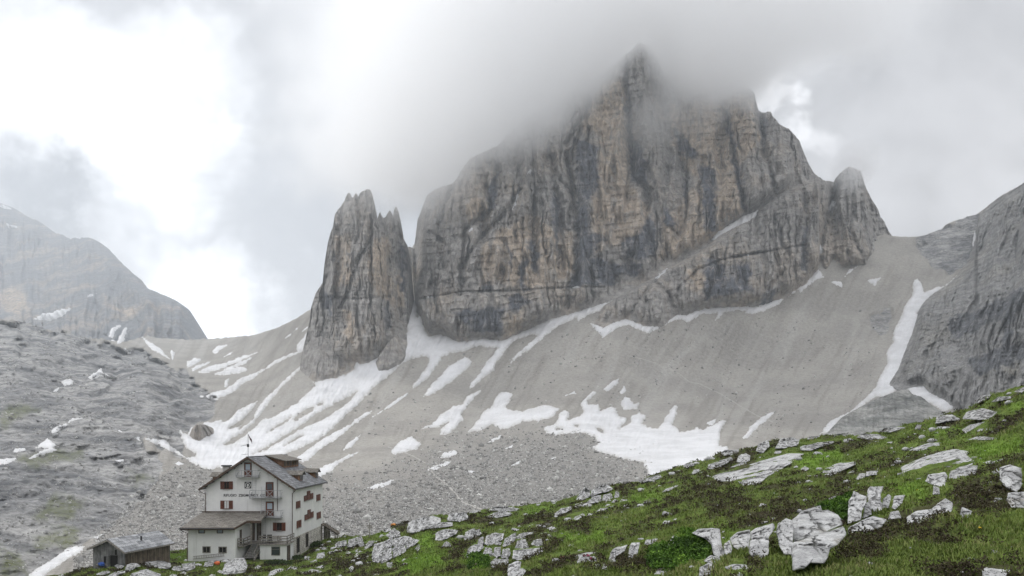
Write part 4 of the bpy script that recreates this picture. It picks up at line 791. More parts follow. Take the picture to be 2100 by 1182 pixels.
for kind, L in (
 ('b', '''ZH 1185,735 1270,660 1420,615 1430,660 1480,650 1560,690 1602,772 1450,832 1360,862 1205,908 1190,820 |huge pale cracked rock face, the biggest rock on the ridge
ZH 1065,830 1080,760 1140,718 1192,735 1205,800 1200,900 1198,1012 1130,1010 1090,940 |rough column joined to the left side of the biggest rock face
ZH 1200,908 1360,864 1602,780 1625,850 1560,930 1500,960 1480,1030 1440,1082 1330,1075 1290,1118 1205,1135 1192,1020 |broad lower block carrying the biggest rock face
ZH 860,830 900,800 1040,755 1050,800 1000,870 1000,1000 930,1080 850,1000 |tall leaning pale rock just left of the biggest rock face
ZH 690,880 750,830 850,810 860,860 840,960 790,990 720,950 |smooth rounded block with a pointed top between the notched pillar and the tall leaning rock
ZH 385,840 440,805 540,795 610,800 620,850 625,930 660,1010 640,1060 560,1010 545,930 490,880 480,850 |notched upright pillar rising out of the green pine bush
ZH 640,930 690,890 710,960 690,1050 650,1000
ZH 480,1060 530,1015 600,1030 660,1080 600,1110 540,1080
ZH 640,1110 720,1085 820,1090 850,1130 840,1165 760,1140 680,1130 |small mushroom shaped flat rock below the tall leaning rock
ZH 700,1182 720,1150 780,1150 800,1182 790,1210 710,1210
ZI 112,870 115,750 150,668 225,705 225,740 200,790 195,840 |tall tooth shaped slab, leftmost of the row of standing slabs
ZI 230,665 250,645 330,640 310,690 320,780 260,810 240,740 |standing slab with a flat top beside the tall tooth shaped slab
ZI 320,775 325,720 360,685 375,700 360,770 |thin standing slab in the middle of the row of standing slabs
ZI 380,770 395,700 460,690 440,740 400,780 |rightmost slab of the row of standing slabs
ZI 205,835 215,750 240,730 258,810
ZI 112,930 115,890 200,845 270,820 350,840 310,890 200,930 |sloping block carrying the row of standing slabs
ZI 355,840 370,795 420,785 440,830 400,835
ZI 470,870 470,825 530,790 620,775 625,830 620,880 540,880 |saddle backed pale rock in dark heath right of the standing slabs
ZI 620,830 625,770 700,715 745,740 740,795 690,800 |hooked rounded rock touching the saddle backed rock
ZI 755,880 790,840 800,765 860,790 860,810 800,870 |narrow bent rock alone in dark heath
ZI 580,610 600,570 700,555 715,580 690,650 650,640 |wedge shaped rock under the big layered slab
ZI 625,690 630,635 665,650 670,690
ZI 1030,600 1030,530 1090,512 1160,530 1165,620 1130,680 1060,640 |bulky square rock at the right edge of the photo
ZI 1070,720 1080,680 1240,670 1240,770 1100,770 |low rough rock below the bulky square rock at the right edge
ZI 1000,560 1010,530 1025,560
ZG 1380,800 1400,720 1440,690 1560,655 1530,720 1450,770 1440,840 1390,850 |smooth domed rock in brown heath left of the pine bush
ZG 1565,790 1575,690 1600,640 1680,635 1670,700 1640,790 1600,800 |upright rounded rock right of the smooth domed rock
ZG 1725,650 1740,610 1790,605 1790,660 |left one of two blocks standing side by side above the pine bush
ZG 1795,650 1800,600 1855,595 1850,650 |right one of two blocks standing side by side above the pine bush
ZG 1955,670 1980,620 2010,560 2050,600 2010,660 1975,720
ZG 385,920 400,850 480,815 520,820 510,880 470,990 400,990 |upright pale boulder under the karst outcrops, cut by the bottom edge
ZG 460,950 490,890 550,895 565,920 520,985 470,985
ZH 745,265 760,215 820,195 855,215 850,255 790,270 |cubic grey block just below the ridge crest'''),
 ('k', '''ZF 970,725 965,660 990,560 1078,530 1088,600 1062,690 1040,745 |left pillar of the large cracked outcrop right of the lodge
ZF 1078,532 1165,490 1180,520 1160,585 1090,605 |upper middle block of the large cracked outcrop right of the lodge
ZF 1160,570 1180,500 1290,473 1360,490 1300,560 1200,585 |top block of the large cracked outcrop right of the lodge
ZF 1085,612 1160,590 1170,690 1120,725 1050,752 1062,690 |lower middle block of the large cracked outcrop right of the lodge
ZF 1165,592 1295,565 1300,630 1180,695 |lower right block of the large cracked outcrop right of the lodge
ZF 1300,565 1350,498 1432,515 1380,570 1305,608 |right end block of the large cracked outcrop right of the lodge
ZF 1105,800 1110,735 1170,730 1165,800 |small block under the large cracked karst outcrop
ZF 1390,595 1430,550 1440,590 1410,630
ZF 1585,520 1590,450 1640,415 1760,405 1810,420 1790,460 1720,490 1650,520 |ribbed square rock right of the large cracked outcrop
ZF 1650,580 1690,520 1740,550 1745,575 1700,585
ZF 1865,500 1880,440 1960,400 1975,440 1940,500 1890,530 |left one of two egg shaped rocks leaning together
ZF 1960,490 1980,430 2030,415 2045,455 2000,485 |right one of two egg shaped rocks leaning together
ZF 600,560 640,530 720,515 720,570 660,590 610,590
ZF 725,590 740,510 810,490 830,560 790,580
ZF 820,540 815,490 860,470 880,510 895,570 860,590
ZF 905,560 940,520 1000,520 970,570 930,590
ZF 1100,470 1180,400 1240,430 1250,480 1150,500 |grey angular rock under the orange patch on the crest
ZF 1310,440 1320,350 1400,310 1560,275 1640,300 1640,340 1450,430 1380,445 |long cracked cliff band on the crest
ZF 1450,410 1460,350 1760,335 1760,380 1560,400 |smooth grey cliff face under the cracked cliff band
ZF 1700,320 1720,260 1900,240 1910,310 1800,340
ZG 1055,220 1090,150 1150,85 1200,130 1190,190 1130,220 |pointed left block of the broken crag on the crest
ZG 1200,130 1290,70 1370,70 1420,110 1400,130 1290,150 1200,190 |top block of the broken crag on the crest
ZG 1150,250 1230,180 1300,170 1310,230 1200,255 |lower left block of the broken crag on the crest
ZG 1310,225 1320,170 1400,150 1420,200 1370,225 |lower right block of the broken crag on the crest
ZG 1430,200 1440,130 1480,140 1480,190
ZG 840,385 850,350 910,300 1010,280 1010,310 960,340 900,365 860,390
ZG 0,620 10,520 60,490 80,530 40,600
ZG 50,590 80,510 120,505 130,540 90,580
ZG -20,790 0,690 60,655 130,650 160,680 80,750
ZG 90,650 100,600 150,570 160,640 120,680
ZG 160,650 180,570 260,540 350,545 340,600 280,640 200,670 |upper left block of the large group of karst outcrops
ZG 140,760 170,680 230,690 250,760 200,775
ZG 330,680 360,600 440,550 470,540 470,600 420,660 |tall middle block of the large group of karst outcrops
ZG 460,580 520,540 640,530 650,570 560,590 490,610 |topmost flat block of the large group of karst outcrops
ZG 460,690 480,620 560,600 600,690 520,705
ZG 610,650 650,610 720,595 735,660 680,680 |rightmost upper block of the large group of karst outcrops
ZG 430,790 440,710 560,700 650,690 740,680 740,720 660,770 560,800 480,810 |long lower right block of the large group of karst outcrops
ZG 240,760 260,680 320,680 320,770 280,785
ZG 320,785 340,700 400,690 420,740 390,800
ZG 205,840 260,790 400,800 390,850 300,860 240,880
ZG 210,660 250,620 330,630 320,660 260,670
ZG 1060,840 1080,780 1240,770 1270,830 1260,860 1150,830 |ribbed rock with pink flowers under the long white ledge
ZG 1310,890 1330,840 1370,880 1340,910
ZG 170,385 260,340 330,320 440,350 400,370 270,395
ZG 190,320 250,285 380,280 500,300 510,325 400,330 280,325
ZH 440,1230 450,1110 520,1075 560,1080 560,1182 480,1230 |sharp fluted rock below the notched pillar, cut by the bottom edge
ZH 510,320 520,285 600,260 700,225 720,250 640,290 560,325
ZH 900,180 920,120 1000,85 1010,140 960,190
ZH 1050,160 1100,80 1180,65 1250,85 1240,130 1130,155 |long grey cliff on the skyline above the big white slab
ZH 1250,170 1260,140 1370,115 1520,95 1540,110 1430,140 1340,175
ZH 315,305 330,280 390,265 410,290 350,315
ZH 620,190 650,170 760,165 770,185 700,210 640,215
ZH 195,950 230,880 265,850 270,890 230,960 |narrow upright rock inside the green pine bush
ZH 1305,85 1330,60 1420,55 1400,75
ZH 1500,60 1560,40 1650,25 1640,45
ZH -10,425 20,395 130,365 150,390 60,420
ZI 720,600 730,550 800,520 900,515 880,570 800,600 |fluted rock forming the right foot of the big layered slab
ZI 640,265 650,220 740,205 800,240 700,250
ZI 800,235 830,190 930,170 1050,200 1090,215 950,240 |long grey outcrop near the skyline at the right
ZI 160,345 200,320 290,325 370,350 250,360
ZI 310,310 330,290 440,280 470,290 370,315
ZI 515,295 530,265 558,270 550,300
ZI 880,130 920,95 980,85 970,110 900,140
ZI 975,135 1020,100 1110,95 1090,115
ZI 1110,70 1150,50 1190,35 1190,80
ZK 675,480 720,430 790,445 860,470 930,490 940,530 900,550 780,530 700,520 |pale boulder in front of the long side of the shed
ZK 390,520 420,500 490,515 470,540 430,545 |small stone by the shed corner
ZK 490,560 510,510 560,490 610,490 650,520 600,535 540,570 |domed pale rock in front of the shed
ZK 320,616 400,575 500,555 500,580 420,610 380,640
ZK 200,600 280,570 340,560 360,580 280,610
ZK 530,630 560,590 700,545 760,570 850,600 800,650 600,660 |wide low rock mound between shed and lodge, cut by the bottom edge
ZK 940,550 960,520 1030,515 1040,560 980,570
ZK 1040,560 1040,500 1100,490 1170,480 1170,540 1120,560 |square grey rock in front of the lodge annex
ZK 1250,530 1260,480 1400,460 1350,490 1340,520
ZK 1420,590 1450,500 1540,450 1640,440 1670,520 1650,580 1550,600 1470,610 |big round grey rock at the foot of the lodge stairs'''),
 ('s', '''ZH 540,380 640,345 800,300 960,250 1160,195 1300,200 1230,250 1130,310 1000,380 930,440 790,460 760,420 620,420 580,410 |big bare white slab sloping across the upper ridge
ZH 615,430 650,400 720,405 720,425
ZH 1435,370 1440,325 1570,275 1710,265 1680,300 1580,350 1490,385 |white slab right of the big bare slab
ZH 1630,360 1690,330 1690,345 1650,365
ZI 425,530 480,500 570,465 650,440 760,415 850,430 830,450 890,500 800,530 700,530 600,560 455,575 |big layered slab on the right part of the ridge
ZI 800,300 850,270 940,250 960,275 920,310 830,325 |white slab next to the bright green grass near the right skyline
ZI 830,360 900,338 1035,350 1000,360
ZI 915,495 1000,480 1200,440 1200,470 1050,490 960,505 |long white ledge reaching the right edge of the photo
ZI 430,405 460,390 520,395 500,410
ZI 475,425 540,400 600,380 680,375 650,415 560,425 |scalloped white slab above the big layered slab
ZI 635,300 650,280 740,280 720,295
ZI 540,330 560,320 620,318 600,330
ZI 105,565 150,540 155,555 120,570
ZI 920,1140 960,1125 1110,1140 1060,1180 1080,1240 940,1240 |pale rock cut by the bottom edge near the right corner
ZI 220,1200 260,1160 330,1135 300,1182 260,1230 |pale pointed rock cut by the bottom edge below the standing slabs
ZG 800,780 880,745 980,730 1060,740 1250,725 1255,770 1180,790 1060,790 950,790 830,795 |long white ledge with pink flowers in the middle of the ridge
ZG 985,380 1030,350 1130,340 1140,370 1100,400 1060,420
ZG 1150,385 1180,350 1230,350 1200,370
ZG 1250,335 1290,300 1380,290 1340,320
ZG 1340,280 1360,255 1440,275 1400,290
ZG 1640,265 1700,230 1790,205 1760,235 1690,275 |white triangular slab alone on green grass below the crest
ZG 580,490 610,455 690,460 820,445 830,465 710,475 640,480
ZG 770,495 820,475 885,495 860,530 820,525
ZG 690,545 780,535 825,575 800,580
ZG 1000,1000 1010,930 1060,890 1085,885 1060,940 1040,1000 |white pointed rock below the long white ledge, cut by the bottom edge
ZG 1790,1000 1800,964 1850,910 1950,860 1950,910 1900,1000 |white rock at the bottom edge below the pine bush
ZK 1250,465 1450,450 1600,435 1590,450 1400,475 |long low rock at the foot of the annex wall
ZF 240,850 270,820 370,800 490,815 470,830 390,830 270,860
ZF 440,560 510,545 530,560 460,575 |flat paving rock by the stone basement'''),
 ('t', '''ZF 780,690 820,640 850,660 830,690
ZF 1070,430 1100,395 1150,400 1160,420 1100,440
ZF 400,790 480,760 505,770 480,790
ZF 300,710 310,670 370,680 360,720
ZF 420,700 430,650 500,630 510,690
ZF 350,730 430,700 440,720 380,735
ZF 470,610 490,580 530,590 530,615
ZF 520,640 580,620 590,640
ZF -10,820 20,800 90,795 100,820 50,835
ZF 105,830 170,770 180,775 130,820
ZF 610,880 660,850 680,869 680,900 620,900
ZF 740,790 770,760 795,790 765,830
ZF 700,645 760,630 755,650
ZF 885,620 900,580 940,575 930,600
ZF 905,690 930,665 940,675 920,710
ZF 630,625 660,600 680,630
ZF 800,620 830,600 845,625 815,640
ZG 1040,290 1050,260 1120,240 1130,260 1080,295
ZG 1400,240 1440,210 1470,225 1430,250
ZG 1480,245 1500,210 1570,215 1560,235
ZG 1895,150 1930,105 1965,100 1950,135
ZG 1980,110 2010,85 2060,65 2030,90
ZG 290,525 310,500 370,505 360,530
ZG 415,505 440,490 520,510 470,520
ZG 670,865 700,820 740,805 745,825 700,850
ZG 1680,485 1720,460 1780,460 1730,490
ZG 1900,450 1920,420 1980,420 1960,455
ZG 1990,415 2050,395 2030,415
ZG 880,620 930,600 965,605 930,620
ZG 1670,50 1700,20 1820,20 1800,45
ZG 0,350 30,325 130,320 120,340
ZG 480,480 500,465 525,480
ZG 640,350 660,340 690,355
ZH 1255,325 1290,300 1330,315 1310,335
ZH 1150,610 1180,585 1240,580 1230,605
ZH 930,750 990,735 1000,745 950,760
ZH 1010,730 1050,700 1060,720
ZH 1025,668 1120,640 1122,656
ZH 1455,565 1570,533 1580,545 1490,572
ZH 840,700 870,690 875,710
ZH 150,510 180,480 270,450 280,455 220,490
ZH 0,600 0,580 60,565 40,590
ZH 380,370 400,330 450,315 440,345
ZH 75,1180 120,1120 190,1100 185,1160 150,1200
ZH 190,1182 230,1145 240,1180
ZH 690,310 780,270 830,270 800,295
ZH 910,195 940,180 970,195
ZH 1040,200 1060,175 1110,175 1100,195
ZH 1200,310 1230,290 1240,310
ZH 1341,385 1390,365 1412,380
ZH 1205,430 1250,420 1260,432
ZH 1320,430 1370,424 1372,435
ZH 955,605 975,585 985,605
ZH 530,660 545,648 555,660
ZH 700,672 715,660 725,672
ZI 0,550 40,510 160,490 160,510 80,545 0,580
ZI 160,600 180,565 220,560 215,595
ZI 220,580 225,550 300,545 290,570
ZI 210,500 260,495 265,505
ZI 355,515 400,503 390,515
ZI 940,1040 980,1020 1020,1030 1000,1045
ZI 1075,1050 1090,1040 1160,1040 1140,1055
ZI 945,1060 1010,1050 1000,1062
ZI 785,1155 830,1148 810,1162
ZI 990,75 1080,55 1075,70
ZI 1100,155 1150,143 1140,158
ZI 240,640 280,625 290,635
ZI 0,705 60,695 60,710
ZI 435,325 490,312 480,325
ZI 960,665 975,650 982,668
ZI 265,370 310,365 308,374
ZI 335,375 385,370 380,382
ZI 520,595 560,588 562,600
ZK 1370,575 1400,555 1440,570 1420,590
ZK 1860,616 1890,570 1950,545 1960,580 1900,625
ZK 1955,570 1970,540 2010,545 2010,575
ZK 2010,580 2080,520 2100,515 2040,570
ZK 1730,540 1770,510 1800,520 1790,550
ZK 910,580 930,565 940,590
ZK 615,490 650,485 670,500 640,515
ZK 1020,590 1060,570 1090,590 1060,605
ZK 900,620 950,595 1000,605 990,625 920,635''')):
    for ln in L.split('\n'):
        pl_, _, lb = ln.partition('|'); rock(pl_.strip(), kind, label=lb.strip() or None)
# words that single a rock out: size, shape, where it lies; ranked from the left only where words run out
def name_rocks():
    WH = lambda c: ('in front of the shed' if c[0] < 380 else 'in front of the lodge' if c[0] < 590 else 'right of the lodge' if c[0] < 760 else 'by the cracked outcrop' if c[0] < 990 else 'among the karst outcrops' if c[0] < 1170 else
                    'left of the green pine bush' if c[0] < 1330 else 'above the pine bush' if c[0] < 1500 and c[1] < 1080 else 'below the pine bush' if c[0] < 1500 else 'around the big bare slab' if c[1] < 975 and c[0] < 1700 else 'by the biggest rock face' if c[0] < 1730 else 'around the big layered slab' if c[1] < 990 else 'near the standing slabs' if c[0] < 1900 else 'near the right edge')
    gr = {}
    for o, kind, w, h, c, lb in ROCKS:
        o['category'] = 'rock'; o['group'] = 'white limestone rocks on the grassy ridge'
        if lb: o['label'] = lb; continue
        tall = c[1] - pl(FG_TOP, c[0]) < 26; a = w * h
        sz = 'tiny' if a < 120 else 'small' if a < 450 else 'mid-sized'; sh = 'flat' if w > 2.3 * h else 'upright' if h > 1.05 * w else 'rough'
        gr.setdefault((sz, sh, 'fissured' if kind == 'k' else 'slab' if kind == 's' else 'pale', WH(c), 'on the crest' if tall else 'in the grass'), []).append((c[0], o))
    ORD = ['leftmost', 'second from left', 'third from left', 'fourth from left', 'fifth from left', 'sixth from left', 'seventh from left', 'eighth from left', 'ninth from left']
    for (sz, sh, tx, wh, cr), lst in gr.items():
        body = f"{sz} {sh} {'white slab' if tx == 'slab' else tx + ' rock'}"; lst.sort(key=lambda q: q[0])
        for i, (_, o) in enumerate(lst): o['label'] = f"{body} {cr} {wh}" + ('' if len(lst) == 1 else ', ' + ORD[min(i, 8)])
name_rocks()
# small loose stones between the rocks
def pebbles():
    v0, f0 = ico(2); n = 700; u = RNG.uniform(120, 2120, n); tp = pl(FG_TOP, u); v = tp + 3 + (1185 - tp) * RNG.random(n) ** 1.4
    rc = np.array([r[4] for r in ROCKS]); j = RNG.integers(0, len(rc), n); h_ = RNG.random(n) < .7; u = np.where(h_, rc[j, 0] + RNG.normal(size=n) * 34, u); v = np.where(h_, rc[j, 1] + RNG.normal(size=n) * 15, v)
    k = ~((u > 370) & (u < 640) & (v < 1150)) & (v > pl(FG_TOP, u) + 2) & (v < 1188) & ~on_rock(u, v); u, v = u[k][:285], v[k][:285]; W = fg_P(u, v)
    for i in range(len(u)):
        s = (1.2 + 6.5 * RNG.random() ** 2) * W[i, 1] / F; d = 1 + .35 * fbm(v0[:, 0] * 1.7 + i, v0[:, 1] * 1.7, v0[:, 2] * 1.7, 3)
        o = mesh_np('loose_stone', v0 * d[:, None] * s * np.array([1.4, 1, .7]), f0, M_LIME, attrs={'crack': 0 * d}); o.location = W[i] + np.array([0, 0, s * .2]); o.rotation_euler = (0, 0, RNG.uniform(0, 6))
        tag(o, 'tiny white stone lying loose in the turf of the grassy ridge', 'stone', 'loose white stones in the turf')
pebbles()
tufts(); heath()
# flowers
def flower_clump(name, s, label, mat, n, sz, hgt):
    p = pts(s); c = p.mean(0); base = fg_P(c[None, 0], c[None, 1])[0]; root = empty(name, base, 0, label, 'flowers'); rng = np.random.default_rng(int(c[0])); q = rng.uniform(p.min(0), p.max(0), (n, 2))
    d = FG(np.array([c[0]]), np.array([p[:, 1].max() + 3]))[0] * .985
    C = world(q[:, 0], q[:, 1], np.full(n, d)) - base; X, f = leaves(C, 5, sz, sz * 1.2, sz * 1.5, rng); mesh_np('blossom', X, f, mat, root, smooth=False)
    X, f = leaves(C - np.array([0, 0, hgt * .5]), 5, sz, sz * 1.5, hgt, rng); mesh_np('leaf', X, f, leaf_mat(name + '_leaf', *DK), root, smooth=False, attrs={'rnd': rng.random(len(X))}); return root
M_PINK = plain('pink_petals', (.50, .10, .20), .7); M_YEL = plain('yellow_petals', (.75, .55, .04), .7)
flower_clump('alpine_rose', 'ZG 1130,760 1180,760 1180,790 1130,790', 'pink alpine roses on the right half of the long white ledge', M_PINK, 16, .03, .12)
flower_clump('alpine_rose', 'ZG 905,770 940,770 940,795 905,795', 'few pink alpine roses on the left half of the long white ledge', M_PINK, 8, .025, .12)
flower_clump('alpine_rose', 'ZG 1195,785 1240,785 1240,815 1195,815', 'pink alpine roses on the ribbed rock under the ledge', M_PINK, 12, .025, .12)
for q, lb in (('ZI 910,890 916,890 916,896 910,896', 'yellow flower in dark grass below the narrow bent rock'), ('ZI 532,658 540,658 540,664 532,664', 'yellow flower in bright grass right of the standing slabs'), ('ZI 365,1146 372,1146 372,1153 365,1153', 'yellow flower near the bottom edge')):
    flower_clump('yellow_flower', q, lb, M_YEL, 3, .022, .08)
# ------------------------------------------------------------------ the mountain lodge
def plaster():
    t = NT('rough_plaster'); P = t.obj(); n = t.noise(P, .6, 6, .65); f = t.noise(P, 7, 5, .7); s = t.noise(t.scl(P, (2.2, 2.2, .12)), 1, 5, .6)
    c = t.mix(t.map(n, .3, .7), (.62, .62, .615), (.70, .70, .685)); c = t.mix(t.map(s, .52, .75, 0, .38), c, (.36, .35, .33)); return t.out(c, .92, f, .25, .03, .1)
M_PLAST = plaster()
def planks(name, c0, c1, vec, scale, rough=.85, dirty=.5):
    t = NT(name); P = t.obj(); w = t.n('TexBrick', offset=.37, i_Scale=scale, i_Color1=(*c0, 1), i_Color2=(*c1, 1), i_Mortar=(.02, .02, .02, 1)); w.inputs['Mortar Size'].default_value = .012; w.inputs['Brick Width'].default_value = vec[3]; w.inputs['Row Height'].default_value = vec[4]
    sp = t.n('SeparateXYZ', i_0=P); A = {'x': sp.outputs[0], 'y': sp.outputs[1], 'z': sp.outputs[2]}; h = t.math('ADD', A[vec[0]], t.math('MULTIPLY', A[vec[2]], 1.0)) if vec[2] else A[vec[0]]
    t.set(w.inputs['Vector'], t.n('CombineXYZ', i_0=h, i_1=A[vec[1]], i_2=0.0).outputs[0])
    n = t.noise(P, 1.3, 6, .65); g = t.noise(t.scl(P, (6, 6, .6)), 1, 4, .6)
    v = t.math('MULTIPLY', t.map(n, .3, .7, 1 - dirty, 1 + dirty), t.map(g, .3, .7, .75, 1.25)); c = t.mix(1.0, w.outputs[0], t.n('CombineColor', i_0=v, i_1=v, i_2=v).outputs[0], 'MULTIPLY')
    return t.out(c, rough, t.math('ADD', w.outputs[1], t.math('MULTIPLY', g, -.3)), .6, -.03, .2)
M_SHINGLE = planks('grey_slate_roofing', (.115, .118, .125), (.24, .245, .255), ('y', 'z', None, .9, .24), 1.0, .6, .25)
M_SHINGLE2 = planks('brown_grey_shingles', (.13, .118, .10), (.20, .185, .165), ('x', 'y', None, .5, .33), 1.0, .8, .25)
M_STONE = planks('stone_masonry', (.38, .36, .32), (.50, .48, .44), ('y', 'z', 'x', .62, .27), 1.0, .9, .2)
M_DWOOD = planks('dark_weathered_wood', (.075, .06, .048), (.13, .105, .08), ('y', 'z', 'x', .16, 4.0), 1.0, .85, .35)
M_BWOOD = planks('brown_dormer_boards', (.16, .085, .05), (.24, .135, .08), ('y', 'z', 'x', .22, 4.0), 1.0, .8, .25)
M_SHUT = planks('red_brown_shutter_paint', (.105, .040, .026), (.145, .052, .033), ('x', 'z', 'y', .2, 3.0), 1.0, .6, .15)
M_TRIM = plain('dark_brown_trim', (.075, .05, .036), .7, .3)
M_GREYWOOD = plain('silvery_old_wood', (.20, .185, .165), .85, .35, 4)
M_STEEL = plain('galvanised_steel', (.36, .37, .38), .45, .15, 6, metal=.6)
M_DARKMETAL = plain('dark_metal', (.05, .05, .052), .5, .2, metal=.5)
M_LET = plain('black_lettering_paint', (.03, .03, .032), .6, .1)
M_WHITE = plain('white_paint', (.72, .72, .70), .6, .05)
M_CONC = plain('grey_concrete', (.33, .32, .30), .9, .2)
def glass():
    t = NT('window_glass'); return t.out(t.mix(t.noise(t.obj(), .8, 2), (.02, .025, .03), (.05, .06, .07)), .08, spec=.6)
M_GLASS = glass()
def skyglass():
    t = NT('painted_sky_pane'); return t.out((.30, .36, .42, 1), .12, spec=.8)  # pale blue base colour stands in for sky reflected in the glass
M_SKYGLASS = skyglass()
M_DARK = plain('dark_interior', (.012, .011, .010), .95, .1)
M_CURT = plain('white_curtain', (.55, .56, .55), .9, .1)
HO = (-37.9, 124.0, -17.2)
lodge = empty('mountain_lodge', HO, 0, 'white four storey mountain lodge with grey slate gable roof and red brown shutters', 'lodge')
def hp(mb, name, mat, parent=None, bevel=0, smooth=False): return mb.build(name, mat, parent or lodge, HO, bevel, smooth)
FY, BY, XL, XR, XC = 115.0, 133.0, -44.15, -31.65, -38.0
hx = lambda x, y=FY: (150 + x / 3.5 - U0) / F * y
hz = lambda z, y=FY: (V0 - 880 - z / 3.5) / F * y
SL = 4.55 / 6.85
rz = lambda x: -2.24 - abs(x - XC) * SL                # top of the roof
wb = MB(); T = .26
wb.prism([(XL, FY, -14.0), (XR, FY, -14.0), (XR, FY, rz(XR) - T), (XC, FY, rz(XC) - T), (XL, FY, rz(XL) - T)], (0, BY - FY, 0))
hp(wb, 'wall', M_PLAST)
sb = MB().box(XL + .003, XR - .003, FY + .003, BY - .003, -18.5, -14.003); base_ = hp(sb, 'basement_wall', M_STONE)
hp(MB().box(XL - .02, XR + .02, FY - .02, FY + .3, -18.5, -14.0), 'basement_front', M_PLAST)
rb = MB(); y0, y1 = 114.15, 134.05
for sg in (-1, 1):
    xe = XC + sg * 6.85
    rb.prism([(XC, y0, rz(XC)), (xe, y0, rz(xe)), (xe, y0, rz(xe) - T * .85), (XC, y0, rz(XC) - T * .85)], (0, y1 - y0, 0))
roof = hp(rb, 'roof', M_SHINGLE)
tb = MB()
for sg in (-1, 1):
    xe = XC + sg * 6.9
    for yy in (y0 - .06, y1):
        hp(MB().prism([(XC + sg * .002, yy, rz(XC) + .03), (xe, yy, rz(xe) + .03), (xe, yy, rz(xe) - .30), (XC + sg * .002, yy, rz(XC) - .30)], (0, .06, 0)), 'verge_board', M_TRIM, roof)
gb = MB()
for sg in (-1, 1):
    xe = XC + sg * 6.93; hp(MB().tube([(xe, y0, rz(xe) - .12), (xe, y1, rz(xe) - .12)], .085), 'gutter', M_DARKMETAL, roof)
hp(MB().bar((XC, y0 - .05, rz(XC) + .02), (XC, y1 + .05, rz(XC) + .02), .3, .06), 'ridge_cap', M_STEEL, roof)
raf = MB()
for k in range(12):
    xx = XC + (-1 if k % 2 else 1) * (1 + k // 2 * 1.0); raf.bar((xx, y0 + .02, rz(xx) - .33), (xx, FY, rz(xx) - .33), .12, .14)
hp(raf, 'rafter', M_DWOOD, roof)
db = MB()
db.tube([(XL - .75, 114.5, rz(XC - 6.9) - .15), (XL - .75, 114.6, rz(XC - 6.9) - .45), (XL - .08, 114.9, rz(XC - 6.9) - .85), (XL - .08, 114.9, -10.4)], .055)
hp(db, 'drainpipe', M_TRIM)
db = MB().tube([(XR + .5, 114.5, rz(XR + .5) - .3), (XR - .05, 114.88, rz(XR) - 1.1), (XR - .05, 114.88, -14.2)], .055); hp(db, 'drainpipe', M_TRIM)
db = MB().tube([(hx(1468), 114.92, hz(360)), (hx(1468), 114.92, hz(590))], .04); hp(db, 'drainpipe', M_TRIM)
# chimney and dormers
ch = hp(MB().box(-42.75, -41.85, 117.6, 118.5, -5.9, -3.75), 'chimney', M_CONC, roof); hp(MB().box(-42.9, -41.7, 117.45, 118.65, -3.745, -3.55), 'chimney_cap', M_DARKMETAL, roof)
def gable_dormer(xf, yc, sg, hw=.85, hgt=1.5):
    zb = rz(xf) - .1; zt = zb + hgt; xb = XC + sg * (abs(xf - XC) - hgt / SL - .2)
    d = MB().prism([(xf, yc - hw, zb - .1), (xf, yc + hw, zb - .1), (xf, yc + hw, zt - .45), (xf, yc, zt), (xf, yc - hw, zt - .45)], (xb - xf, 0, 0))
    o = hp(d, 'dormer', M_BWOOD, roof); r = MB()
    for s in (-1, 1):
        a = (xf + sg * .45, yc, zt + .08); b = (xf + sg * .45, yc + s * (hw + .3), zt - .52)
        r.prism([a, b, (b[0], b[1], b[2] + .09), (a[0], a[1], a[2] + .09)], (xb - sg * .6 - a[0], 0, 0))
    hp(r, 'dormer_roof', M_SHINGLE2, roof)
    for s in (-1, 1): hp(MB().box(xf + sg * .005, xf + sg * .03, yc + s * .36 - .27, yc + s * .36 + .27, zb + .2, zt - .55), 'dormer_window', M_GLASS, roof)
    for yy in (-.68, 0, .68): hp(MB().box(xf + sg * .005, xf + sg * .06, yc + yy - .05, yc + yy + .05, zb + .1, zt - .5), 'dormer_post', M_TRIM, roof)
gable_dormer(-32.25, 121.8, 1); gable_dormer(-32.25, 131.4, 1); gable_dormer(-43.85, 117.6, -1, .8, 1.5)
xf = -35.15; zt = -3.05; d = MB().prism([(xf, 122.6, rz(xf) - .1), (xf, 122.6, zt), (XC + .15, 122.6, -2.32), (XC + .15, 122.6, -2.5)], (0, 8.4, 0)); hp(d, 'dormer', M_BWOOD, roof)
hp(MB().prism([(xf + .45, 122.2, zt - .05), (xf + .45, 122.2, zt + .06), (XC, 122.2, -2.13), (XC, 122.2, -2.26)], (0, 9.2, 0)), 'dormer_roof', M_SHINGLE2, roof)
for k in range(6): hp(MB().box(xf + .005, xf + .05, 122.7 + k * 1.62, 122.82 + k * 1.62, rz(xf), zt - .02), 'dormer_post', M_TRIM, roof)
for k in range(5): hp(MB().box(xf + .004, xf + .02, 122.95 + k * 1.62, 124.1 + k * 1.62, rz(xf) + .25, zt - .12), 'dormer_window', M_DWOOD, roof)
